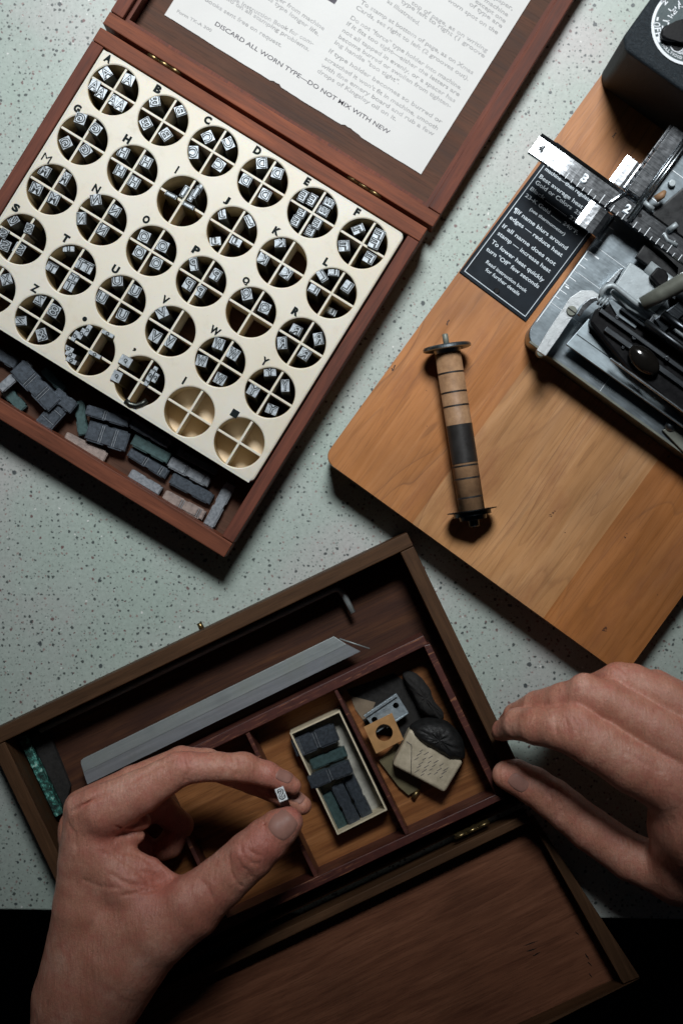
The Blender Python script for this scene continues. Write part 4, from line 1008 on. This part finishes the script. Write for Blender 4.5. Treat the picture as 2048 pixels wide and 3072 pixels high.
e = [gp(1160, 2186, 80), gp(1222, 2143, 80), gp(1225, 2137, 80), gp(1158, 2178, 80)]; b.prism(e, 66, 80, 1)
ob = b.build('metal_bracket', M['galv'], None, FG); tag(ob, 'galvanised channel bracket with two holes, partly under the square brass plate', 'bracket')
FS = Frame(1152, 2198, -25, 96); b = MB()
holed(b, [FS.L(u, v, 96) for u, v in ((1091, 2181), (1128, 2261), (1210, 2219), (1175, 2139))], [(*FS.L(1152, 2198, 96), 25)], 92, 95.5)
ob = b.build('square_plate', M['copper'], None, FS); tag(ob, 'square orange brass plate with a large round hole in the right compartment', 'metal plate')
# eraser-like block in a printed cream wrapper, black tape on top
FW = Frame(1282, 2290, 29, 115); wr = empty('wrapped_block', FW, 'block in a cream printed wrapper with black crumpled tape over its end', 'wrapped block')
b = MB(); b.prism([FW.L(u, v, 115) for u, v in ((1229, 2187), (1389, 2286), (1333, 2379), (1176, 2296))], 45, 115, 9, 0, 3); b.build('wrapper', M['cork'], wr)
b = MB(); zt = 115.8
for i, (u, v, t, h_) in enumerate(((1262, 2262, 'MADE IN', 6), (1280, 2290, 'No. 26', 9), (1292, 2322, 'WAX', 7), (1310, 2330, 'SOLDER', 7), (1328, 2340, 'FLUX', 7))):
    x, y = FW.L(u, v, 115); 
for k_ in range(6):
    for j in range(random.randint(3, 6)):
        u = 1262+k_*15-j*7+random.uniform(-2, 2); v = 2250+k_*11+j*13+random.uniform(-2, 2); x, y = FW.L(u, v, 115)
        if u+v*0 > 1348: continue
        a = math.radians(62)+FW.ang*0; t = random.uniform(5, 9); c, s_ = math.cos(a), math.sin(a)
        b.add([(x-c*t, y-s_*t, zt), (x-c*t+1.2, y-s_*t-1.2, zt), (x+c*t+1.2, y+s_*t-1.2, zt), (x+c*t, y+s_*t, zt)], [(0, 1, 2, 3)])
p = [FW.L(u, v, 115) for u, v in ((1218, 2224), (1232, 2234), (1240, 2232), (1234, 2240), (1232, 2325), (1229, 2323), (1231, 2240))]
b.tube([(*p[0], zt), (*p[1], zt), (*p[3], zt), (*p[4], zt)], .9, 0, 6)
b.build('printed_marks', M['printb'], wr)
def blob(name, pts, z0, z1, mat, root=None, F=None, amp=6, seed=1):
    """crumpled soft lump with the given outline"""
    rnd = random.Random(seed); P = [Vector(F.L(u, v, (z0+z1)/2)) for u, v in pts]; c = sum(P, Vector((0, 0)))/len(P); n = 40; vs = []; fs = []
    prof = [(1.0, 0), (1.03, .3), (.98, .62), (.82, .88), (.55, 1.0), (.25, 1.02)]
    def rim(t):
        t *= len(P); i = int(t) % len(P); f = t-int(t); p0, p1, p2, p3 = P[i-1], P[i], P[(i+1) % len(P)], P[(i+2) % len(P)]
        return .5*((2*p1)+(p2-p0)*f+(2*p0-5*p1+4*p2-p3)*f*f+(3*p1-p0-3*p2+p3)*f**3)
    for r_, h_ in prof:
        for k in range(n):
            q_ = c+(rim(k/n)-c)*r_; a = amp*math.sin(k*1.9+r_*9+seed)*.5+rnd.uniform(-amp, amp)*.6
            vs.append((q_.x+rnd.uniform(-1, 1)*amp*.3, q_.y+rnd.uniform(-1, 1)*amp*.3, z0+(z1-z0)*h_+(a if h_ > .3 else 0)))
    for i in range(len(prof)-1):
        for k in range(n): fs.append((i*n+k, i*n+(k+1) % n, (i+1)*n+(k+1) % n, (i+1)*n+k))
    m_ = len(vs); vs.append((c.x, c.y, z1)); fs += [((len(prof)-1)*n+k, (len(prof)-1)*n+(k+1) % n, m_) for k in range(n)]
    area_ = sum(P[i-1].x*P[i].y-P[i].x*P[i-1].y for i in range(len(P)))
    if area_ < 0: fs = [f[::-1] for f in fs]
    b = MB(); b.add(vs, fs, 0, True); o = b.build(name, mat, root, None if root else F)
    sd = o.modifiers.new('s', 'SUBSURF'); sd.levels = 1; sd.render_levels = 2; return o
blob('black_tape', [(1232, 2180), (1262, 2162), (1300, 2158), (1345, 2170), (1382, 2210), (1394, 2255), (1388, 2280), (1350, 2276), (1305, 2250), (1262, 2228), (1236, 2204)], 60, 136, M['tape'], wr, FW, 5, 3)
ob = blob('felt_lump', [(1208, 2028), (1240, 2018), (1285, 2060), (1300, 2100), (1330, 2140), (1318, 2160), (1262, 2135), (1240, 2090)], 31, 92, M['felt'], None, Frame(1260, 2090, 0, 60), 6, 9)
tag(ob, 'dark lumpy felt pouch at the upper end of the right compartment', 'pouch')
b = MB(); FO = Frame(1200, 2300, 40, 50); b.prism([FO.L(u, v, 55) for u, v in ((1136, 2284), (1190, 2232), (1250, 2262), (1262, 2366), (1225, 2388), (1195, 2362))], 31, 48, 2); ob = b.build('olive_card', M['olivecard'], None, FO)
tag(ob, 'olive card with curled corner lying under the wrapped block', 'card')
b = MB(); FT = Frame(1085, 2110, 20, 40); b.prism([FT.L(u, v, 40) for u, v in ((1050, 2088), (1126, 2108), (1108, 2150), (1088, 2160), (1066, 2130))], 31, 34); ob = b.build('paper_scrap', M['scrap'], None, FT)
tag(ob, 'brown paper scrap lying beside the galvanised bracket', 'paper scrap')
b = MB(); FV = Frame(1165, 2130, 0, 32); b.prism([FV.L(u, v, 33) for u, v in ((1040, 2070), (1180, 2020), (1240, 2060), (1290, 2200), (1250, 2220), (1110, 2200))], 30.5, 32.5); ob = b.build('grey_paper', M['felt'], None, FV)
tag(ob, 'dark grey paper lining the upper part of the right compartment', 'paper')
b = MB(); x, y = F2.L(1246, 2382, 40); b.tube([(x-12, y-8, 40), (x+10, y+6, 40)], 8, 0, 12); b.tube([(x+10, y+6, 40), (x+18, y+10, 40)], 5, 0, 12); ob = b.build('brass_screw', M['brass'], None, F2)
tag(ob, 'short brass screw beside the lower corner of the wrapped block', 'screw')

# ------------------------------------------------------------ hands (signed distance field -> surface nets)
def rcone(P, a, b, ra, rb):
    a = np.array(a, dtype=np.float32); b = np.array(b, dtype=np.float32); ab = b-a
    t = np.clip(((P-a)@ab)/max(float(ab@ab), 1e-6), 0, 1)
    return np.linalg.norm(P-a-t[..., None]*ab, axis=-1)-(ra+(rb-ra)*t)
def smin(a, b, k):
    h = np.clip(.5+.5*(b-a)/k, 0, 1); return b*(1-h)+a*h-k*h*(1-h)
def pt(u, v, z, r):
    x, y = W(u, v, z); return (x, y, z, r*(1-z/H))
class Hand:
    def __init__(s): s.groups = []; s.cuts = []; s.kk = 24
    def chain(s, pts, k=10, g=0): s.groups.append((g, k, [pt(*p) for p in pts]))
    def cut(s, pts, r, k=6, depth=None): s.cuts.append(([pt(p[0], p[1], p[2], 1)[:3] for p in pts], r, k))
    def sdf(s, P):
        """P (n,3): fingers joined with small blends, then blended with the palm"""
        out = {}
        for g, k, c in s.groups:
            d = None
            for i in range(len(c)-1):
                e = rcone(P, c[i][:3], c[i+1][:3], c[i][3], c[i+1][3]); d = e if d is None else smin(d, e, 8)
            out[g] = d if g not in out else smin(out[g], d, k)
        f = None
        for g in sorted(out):
            if g == 0: continue
            f = out[g] if f is None else smin(f, out[g], 5)
        d = smin(out[0], f, s.kk) if f is not None else out[0]
        for pts, r, k in s.cuts:
            e = None
            for i in range(len(pts)-1):
                q_ = rcone(P, pts[i], pts[i+1], r, r); e = q_ if e is None else np.minimum(e, q_)
            d = -smin(-d, e, k)
        return d
    def down(s, X, Y, z0=900):     # height of the surface under each (x, y)
        X = np.atleast_1d(np.array(X, dtype=np.float32)); Y = np.atleast_1d(np.array(Y, dtype=np.float32)); Z = np.full(X.shape, z0, dtype=np.float32)
        for _ in range(60):
            d = s.sdf(np.stack([X, Y, Z], 1)); Z = np.where(d > .4, np.maximum(Z-np.maximum(d*.85, .4), 0), Z)
            if (d <= .4).all(): break
        return Z
def surface_nets(f, lo, hi, h):
    nx, ny, nz = [int((hi[i]-lo[i])/h)+1 for i in range(3)]
    gx = lo[0]+h*np.arange(nx, dtype=np.float32); gy = lo[1]+h*np.arange(ny, dtype=np.float32); gz = lo[2]+h*np.arange(nz, dtype=np.float32)
    V = np.empty((nx, ny, nz), dtype=np.float32)
    Y, Z = np.meshgrid(gy, gz, indexing='ij')
    for i in range(0, nx, 8):
        xs = gx[i:i+8]; n = len(xs)
        P = np.empty((n, ny, nz, 3), dtype=np.float32); P[..., 0] = xs[:, None, None]; P[..., 1] = Y; P[..., 2] = Z
        V[i:i+n] = f(P.reshape(-1, 3)).reshape(n, ny, nz)
    sgn = V < 0
    cells = np.zeros((nx-1, ny-1, nz-1), dtype=np.int8)
    acc = np.zeros((nx-1, ny-1, nz-1, 3), dtype=np.float32); cnt = np.zeros((nx-1, ny-1, nz-1), dtype=np.float32)
    sl = lambda a, o: slice(o, a-1+o)
    def c_(A, o): return A[sl(nx, o[0]), sl(ny, o[1]), sl(nz, o[2])]
    for ax in range(3):
        others = [i for i in range(3) if i != ax]
        for p in (0, 1):
            for q_ in (0, 1):
                o0 = [0, 0, 0]; o0[others[0]] = p; o0[others[1]] = q_; o1 = list(o0); o1[ax] = 1
                a, b = c_(V, o0), c_(V, o1); m_ = (a < 0) != (b < 0)
                t = np.where(m_, a/np.where(m_, a-b, 1), 0)
                for k in range(3):
                    acc[..., k] += np.where(m_, (t if k == ax else o0[k]), 0)
                cnt += m_
    act = cnt > 0; idx = -np.ones(act.shape, dtype=np.int64); idx[act] = np.arange(act.sum())
    I = np.argwhere(act); pos = (I+acc[act]/cnt[act][:, None])*h+np.array(lo)
    faces = []
    for ax in range(3):
        u, v = (ax+1) % 3, (ax+2) % 3
        s0 = [slice(None)]*3; s1 = [slice(None)]*3; s0[ax] = slice(0, -1); s1[ax] = slice(1, None)
        A, B = sgn[tuple(s0)], sgn[tuple(s1)]; E = np.argwhere(A != B)
        E = E[(E[:, u] > 0) & (E[:, v] > 0)]
        E = E[(E[:, u] < idx.shape[u]) & (E[:, v] < idx.shape[v])]
        fl = A[tuple(E.T)]
        def at(du, dv): e = E.copy(); e[:, u] -= du; e[:, v] -= dv; return idx[tuple(e.T)]
        Q = np.stack([at(1, 1), at(0, 1), at(0, 0), at(1, 0)], 1)
        Q = np.where(fl[:, None], Q, Q[:, ::-1]); faces.append(Q)
    return pos, np.concatenate(faces)
def build_hand(Hd, name, frame, parent, lo, hi, h, reds):
    pos, F_ = surface_nets(Hd.sdf, lo, hi, h)
    F_ = F_[(F_ >= 0).all(1)]
    ox, oy = frame.o
    me = bpy.data.meshes.new(name)
    me.from_pydata([((x-ox)*S, (y-oy)*S, z*S) for x, y, z in pos.tolist()], [], F_.tolist())
    me.polygons.foreach_set('use_smooth', [True]*len(me.polygons)); me.materials.append(M['skin'])
    red = np.zeros(len(pos))
    for (u, v, z, r, s_) in reds:
        x, y = W(u, v, z); d = np.linalg.norm(pos-np.array([x, y, z]), axis=1); red = np.maximum(red, s_*np.exp(-(d/r)**2))
    at = me.attributes.new('red', 'FLOAT', 'POINT'); at.data.foreach_set('value', red.astype(np.float32)); me.update()
    o = bpy.data.objects.new(name, me); COL.objects.link(o); o.parent = parent
    sm = o.modifiers.new('smooth', 'SMOOTH'); sm.factor = .5; sm.iterations = 2
    return o
def nail(Hd, parent, frame, u, v, z, ang, L_, w_, lift=1.4, sag=None):
    """nail plate draped on the finger, long axis at ang degrees clockwise in the picture"""
    a = math.radians(-ang); cx, cy = W(u, v, z); n = 15; vs = []; fs = []; k = 1-z/H; L_ *= k/2; w_ *= k/2
    for i in range(n):
        for j in range(n):
            s_, t = -1+2*i/(n-1), -1+2*j/(n-1)
            # square -> superellipse
            fx = s_*math.sqrt(max(0, 1-.38*t*t)); fy = t*math.sqrt(max(0, 1-.38*s_*s_))
            X = cx+fx*L_*math.cos(a)-fy*w_*math.sin(a); Y = cy+fx*L_*math.sin(a)+fy*w_*math.cos(a)
            vs.append([X, Y, max(abs(s_), abs(t))])
    ZZ_ = Hd.down([q_[0] for q_ in vs], [q_[1] for q_ in vs])
    vs = [(q_[0], q_[1], float(zz)+lift-(3.2 if q_[2] > .99 else 0)) for q_, zz in zip(vs, ZZ_)]
    zs = [v_[2] for v_ in vs]
    for i in range(n-1):
        for j in range(n-1):
            q_ = (i*n+j, (i+1)*n+j, (i+1)*n+j+1, i*n+j+1)
            if min(zs[p] for p in q_) > zs[n*n//2]-34 and max(zs[p] for p in q_)-min(zs[p] for p in q_) < 30: fs.append(q_)
    keep = {n*n//2}; grow = True
    while grow:
        m0 = len(keep)
        for q_ in fs:
            if any(p in keep for p in q_): keep.update(q_)
        grow = len(keep) > m0
    fs = [q_ for q_ in fs if q_[0] in keep]; idx = {p: i for i, p in enumerate(sorted(keep))}
    vs = [vs[p] for p in sorted(keep)]; fs = [tuple(idx[p] for p in q_) for q_ in fs]
    b = MB(); b.add([(x-frame.o[0], y-frame.o[1], z_) for x, y, z_ in vs], fs, 0, True); o = b.build('fingernail', M['nail'], parent)
    return o
FPn = Frame(700, 2900, 0, 0)
person = empty('person', FPn, 'person with bare hands, one pinching a small type, one at the box edge', 'person')
LHd = Hand()
G0 = lambda p, k=30: LHd.chain(p, k, 0)
G0([(268, 2472, 370, 78), (262, 2590, 350, 86), (266, 2720, 330, 106), (270, 2850, 300, 130), (244, 3000, 270, 146), (228, 3200, 260, 142)])
G0([(570, 2732, 392, 84), (470, 2790, 370, 108), (370, 2870, 330, 138), (300, 2960, 290, 150)], 40)
G0([(300, 2560, 372, 74), (380, 2650, 372, 80), (440, 2740, 372, 88)], 40)
G0([(240, 2520, 240, 62), (262, 2680, 220, 90), (290, 2860, 230, 120)], 60)
G0([(392, 2578, 372, 34), (455, 2600, 372, 27), (515, 2634, 376, 17)], 22)
LHd.chain([(310, 2435, 400, 76), (425, 2378, 415, 63), (540, 2311, 425, 48), (575, 2303, 425, 46), (650, 2300, 422, 44), (735, 2305, 412, 43), (800, 2322, 400, 38), (852, 2345, 390, 32), (878, 2358, 384, 26)], 8, 1)
LHd.chain([(250, 2425, 335, 58), (400, 2350, 350, 52), (545, 2285, 350, 46), (620, 2290, 345, 44), (760, 2340, 325, 42), (860, 2388, 330, 36), (906, 2416, 338, 29)], 8, 2)
LHd.chain([(235, 2480, 240, 58), (400, 2440, 200, 46), (480, 2420, 160, 44), (540, 2475, 115, 40), (510, 2535, 105, 38), (488, 2546, 105, 36)], 8, 3)
LHd.chain([(235, 2540, 190, 50), (400, 2520, 120, 42), (440, 2550, 95, 38), (430, 2575, 90, 36)], 8, 4)
LHd.chain([(380, 2790, 350, 110), (470, 2775, 372, 108), (572, 2720, 395, 92), (660, 2648, 412, 78), (750, 2566, 430, 73), (800, 2520, 436, 67), (838, 2485, 440, 58), (862, 2466, 441, 47)], 10, 5)
LHd.chain([(345, 2462, 372, 42), (400, 2462, 366, 32), (428, 2463, 360, 26)], 8, 6)
LHd.chain([(350, 2512, 364, 40), (392, 2508, 358, 28), (412, 2506, 352, 24)], 8, 7)
LHd.chain([(545, 2290, 436, 32), (560, 2292, 436, 32)], 20, 1); LHd.chain([(725, 2285, 424, 26), (738, 2288, 424, 26)], 20, 1)
LHd.chain([(742, 2560, 462, 46), (762, 2545, 462, 42)], 22, 5); LHd.chain([(565, 2700, 430, 56), (590, 2690, 430, 50)], 34, 5)
LHd.chain([(236, 2420, 402, 40), (280, 2400, 418, 34), (420, 2340, 430, 24), (520, 2290, 432, 20)], 30, 1)
def surf(Hd, pts, off=0):       # put a crease on the skin itself
    o = []
    for u, v in pts:
        z = 380
        for _ in range(4):
            x, y = W(u, v, z); z = float(Hd.down(x, y)[0])
        o.append((u, v, z+off))
    return o
def crease(Hd, lst, r=2.4, k=5, off=1.2):
    r *= 1.45; off *= .25; k *= .6
    base = [surf(Hd, p, off) for p in lst]
    for p in base: Hd.cut(p, r, k)
zc = lambda x, y: (350+x/2.613, 2350+y/2.613)
crease(LHd, [[zc(965, 480), zc(985, 560), zc(1040, 620), zc(1110, 635)], [zc(880, 560), zc(890, 680), zc(935, 770), zc(985, 815)], [zc(955, 600), zc(975, 655), zc(1030, 690), zc(1060, 745)], [zc(1030, 520), zc(1090, 560), zc(1140, 570)]], 2.6, 6)
crease(LHd, [[zc(0, 525), zc(130, 545), zc(240, 600), zc(350, 690)], [zc(110, 700), zc(240, 700), zc(340, 725), zc(440, 750)], [zc(60, 780), zc(190, 800), zc(330, 790)], [zc(40, 880), zc(160, 860), zc(300, 830), zc(430, 770)]], 3.0, 9, 2)
crease(LHd, [[(217, 2436), (300, 2390), (400, 2340), (470, 2300), (527, 2272)]], 3.5, 10, 2)
crease(LHd, [[(420, 2468), (380, 2482), (350, 2480)], [(411, 2495), (372, 2500)], [zc(1140, 270), zc(1165, 330), zc(1160, 400)], [(708, 2272), (714, 2300), (712, 2330)], [(552, 2275), (560, 2310), (556, 2345)], [(268, 2500), (262, 2540), (270, 2580)]], 2.2, 8, 2)
crease(LHd, [[(300, 2555), (350, 2570), (400, 2600), (450, 2650)], [(330, 2620), (380, 2650), (430, 2672)], [(455, 2600), (490, 2622), (525, 2650)], [(250, 2640), (300, 2660), (360, 2665)],
    [(600, 2640), (625, 2665), (640, 2700)], [(205, 2470), (225, 2500), (228, 2540)], [(640, 2262), (646, 2290)], [(700, 2268), (706, 2300)], [(722, 2272), (730, 2300)], [(545, 2268), (550, 2300)], [(572, 2265), (578, 2300)], [(792, 2510), (800, 2530)]], 2.2, 9, 3)
lh = build_hand(LHd, 'hand', FPn, person, (-1120, -2050, 60), (-60, -560, 560), 5.0,
    [(790, 2535, 470, 60, .8), (880, 2440, 450, 40, .8), (600, 2700, 440, 90, .35), (470, 2640, 430, 90, .55), (430, 2430, 440, 80, .3), (330, 2500, 430, 70, .5), (560, 2280, 450, 50, .4), (820, 2330, 420, 50, .5), (530, 2550, 220, 90, .6), (290, 2400, 430, 60, .3), (740, 2560, 480, 45, .7)])
lh['label'] = 'left hand with thumb and fingertips pinching the small letter type'
nail(LHd, lh, FPn, 848, 2478, 490, -48, 82, 84)
nail(LHd, lh, FPn, 893, 2396, 370, 50, 40, 42)
nail(LHd, lh, FPn, 852, 2330, 420, 24, 54, 34)
RHd = Hand()
RHd.chain([(2030, 2355, 425, 92), (2130, 2470, 390, 165), (2300, 2650, 280, 190)], 40, 0)
RHd.chain([(2120, 2275, 440, 84), (2200, 2400, 410, 160), (2350, 2600, 300, 180)], 60, 0)
RHd.chain([(2120, 2175, 430, 82), (2260, 2300, 400, 130), (2400, 2500, 300, 160)], 60, 0)
RHd.chain([(2040, 2400, 390, 90), (2050, 2480, 320, 105), (2060, 2560, 280, 105)], 50, 0)
RHd.chain([(2040, 2625, 250, 88), (2180, 2640, 260, 140)], 60, 0)
RHd.chain([(2020, 2352, 430, 98), (1900, 2292, 446, 90), (1790, 2228, 452, 80), (1728, 2196, 450, 74), (1680, 2186, 436, 65), (1610, 2178, 390, 57), (1555, 2172, 335, 48), (1508, 2190, 262, 32), (1494, 2200, 232, 22)], 8, 1)
RHd.chain([(2110, 2270, 450, 92), (1960, 2185, 450, 72), (1820, 2105, 440, 64), (1752, 2088, 425, 60), (1690, 2102, 385, 54), (1610, 2120, 310, 47), (1545, 2146, 235, 36), (1520, 2165, 200, 26)], 8, 2)
RHd.chain([(2140, 2170, 425, 80), (1990, 2095, 415, 68), (1895, 2052, 395, 60), (1850, 2050, 380, 60), (1780, 2075, 310, 52), (1680, 2110, 230, 42)], 8, 3)
RHd.chain([(2260, 2180, 380, 74), (2080, 2120, 360, 56), (1965, 2062, 320, 52), (1900, 2080, 260, 44)], 8, 4)
RHd.chain([(2150, 2640, 245, 120), (2030, 2625, 222, 84), (1890, 2572, 205, 70), (1770, 2488, 200, 66), (1700, 2432, 198, 62), (1655, 2396, 196, 60), (1600, 2358, 192, 57), (1545, 2330, 188, 52), (1518, 2324, 184, 43)], 8, 5)
RHd.chain([(1722, 2152, 462, 40), (1745, 2168, 466, 38)], 24, 1); RHd.chain([(1752, 2058, 442, 36), (1776, 2072, 446, 34)], 24, 2)
RHd.chain([(2005, 2330, 455, 78), (2012, 2335, 455, 76)], 30, 1); RHd.chain([(1856, 2030, 400, 38), (1868, 2036, 402, 36)], 20, 3)
RHd.chain([(1668, 2382, 222, 34), (1690, 2400, 224, 34)], 24, 5)
zq = lambda x, y: (1350+x/2.246, 1950+y/2.246)
crease(RHd, [[zq(712, 440), zq(700, 500), zq(715, 570)], [zq(815, 445), zq(850, 510), zq(865, 580)], [zq(860, 430), zq(905, 500), zq(905, 560)], [zq(770, 460), zq(800, 520), zq(800, 580)],
    [zq(860, 215), zq(905, 230), zq(900, 275)], [zq(940, 190), zq(975, 230), zq(960, 290)], [zq(1100, 110), zq(1150, 120), zq(1190, 160)],
    [zq(700, 990), zq(755, 1050), zq(735, 1130)], [zq(655, 960), zq(690, 1020), zq(680, 1080)]], 2.2, 8, 1.6)
crease(RHd, [[zq(1470, 800), zq(1510, 860), zq(1490, 940)], [zq(1180, 690), zq(1300, 760), zq(1420, 820)]], 2.0, 12, 2.5)
for pts in ([(1960, 2080, 448), (2040, 2140, 462), (2120, 2190, 470)], [(1900, 2190, 480), (1990, 2220, 498), (2060, 2270, 508)], [(2060, 2310, 505), (2100, 2390, 520)]):
    RHd.chain([(p[0], p[1], p[2]-14, 17) for p in pts], 26, 0)
rh = build_hand(RHd, 'hand', FPn, person, (390, -1650, 70), (1160, -330, 640), 5.0,
    [(1728, 2150, 420, 60, .6), (1752, 2040, 390, 50, .55), (1853, 2010, 370, 50, .4), (1490, 2190, 240, 40, .5), (2018, 2330, 430, 80, .6), (2040, 2230, 430, 60, .8), (1860, 2290, 400, 60, .4), (1540, 2330, 260, 50, .3), (1980, 2060, 350, 60, .4)])
rh['label'] = 'right hand with bent fingers resting at the right edge of the tool box'
nail(RHd, rh, FPn, 1556, 2352, 255, 38, 66, 48)
# the held type
b = MB(); FY = Frame(844, 2383, 0, 462)
def P_(u, v, z): return Vector((*FY.L(u, v, z), z))
t0 = P_(844, 2383, 462); t1 = P_(866, 2440, 345)
up = (t0-t1).normalized(); xx = (P_(852, 2364, 462)-P_(828, 2375, 462)).normalized(); xx = (xx-up*xx.dot(up)).normalized(); yy = up.cross(xx)
R_ = Matrix((xx, yy, up)).transposed().to_4x4(); R_.translation = t0
b.box(-12, 12, -20, 20, -125, -1, 1, 0, R_); b.box(-12, 12, -20, 20, -1, 1, .3, 1, R_)
glyph(b, 'S', (0, 0), 19, 33, 0, 1.4, 2, .06, True, None, R_); glyph(b, 'S', (0, 0), 13, 27, 0, 2.4, 1, -.015, True, None, R_)
ob = b.build('metal_type', [M['knob'], M['facebright'], M['recess']], None, FY)
tag(ob, 'bright silver letter S type held between thumb and fingertips', 'metal type', 'metal types standing in the ivory tray')
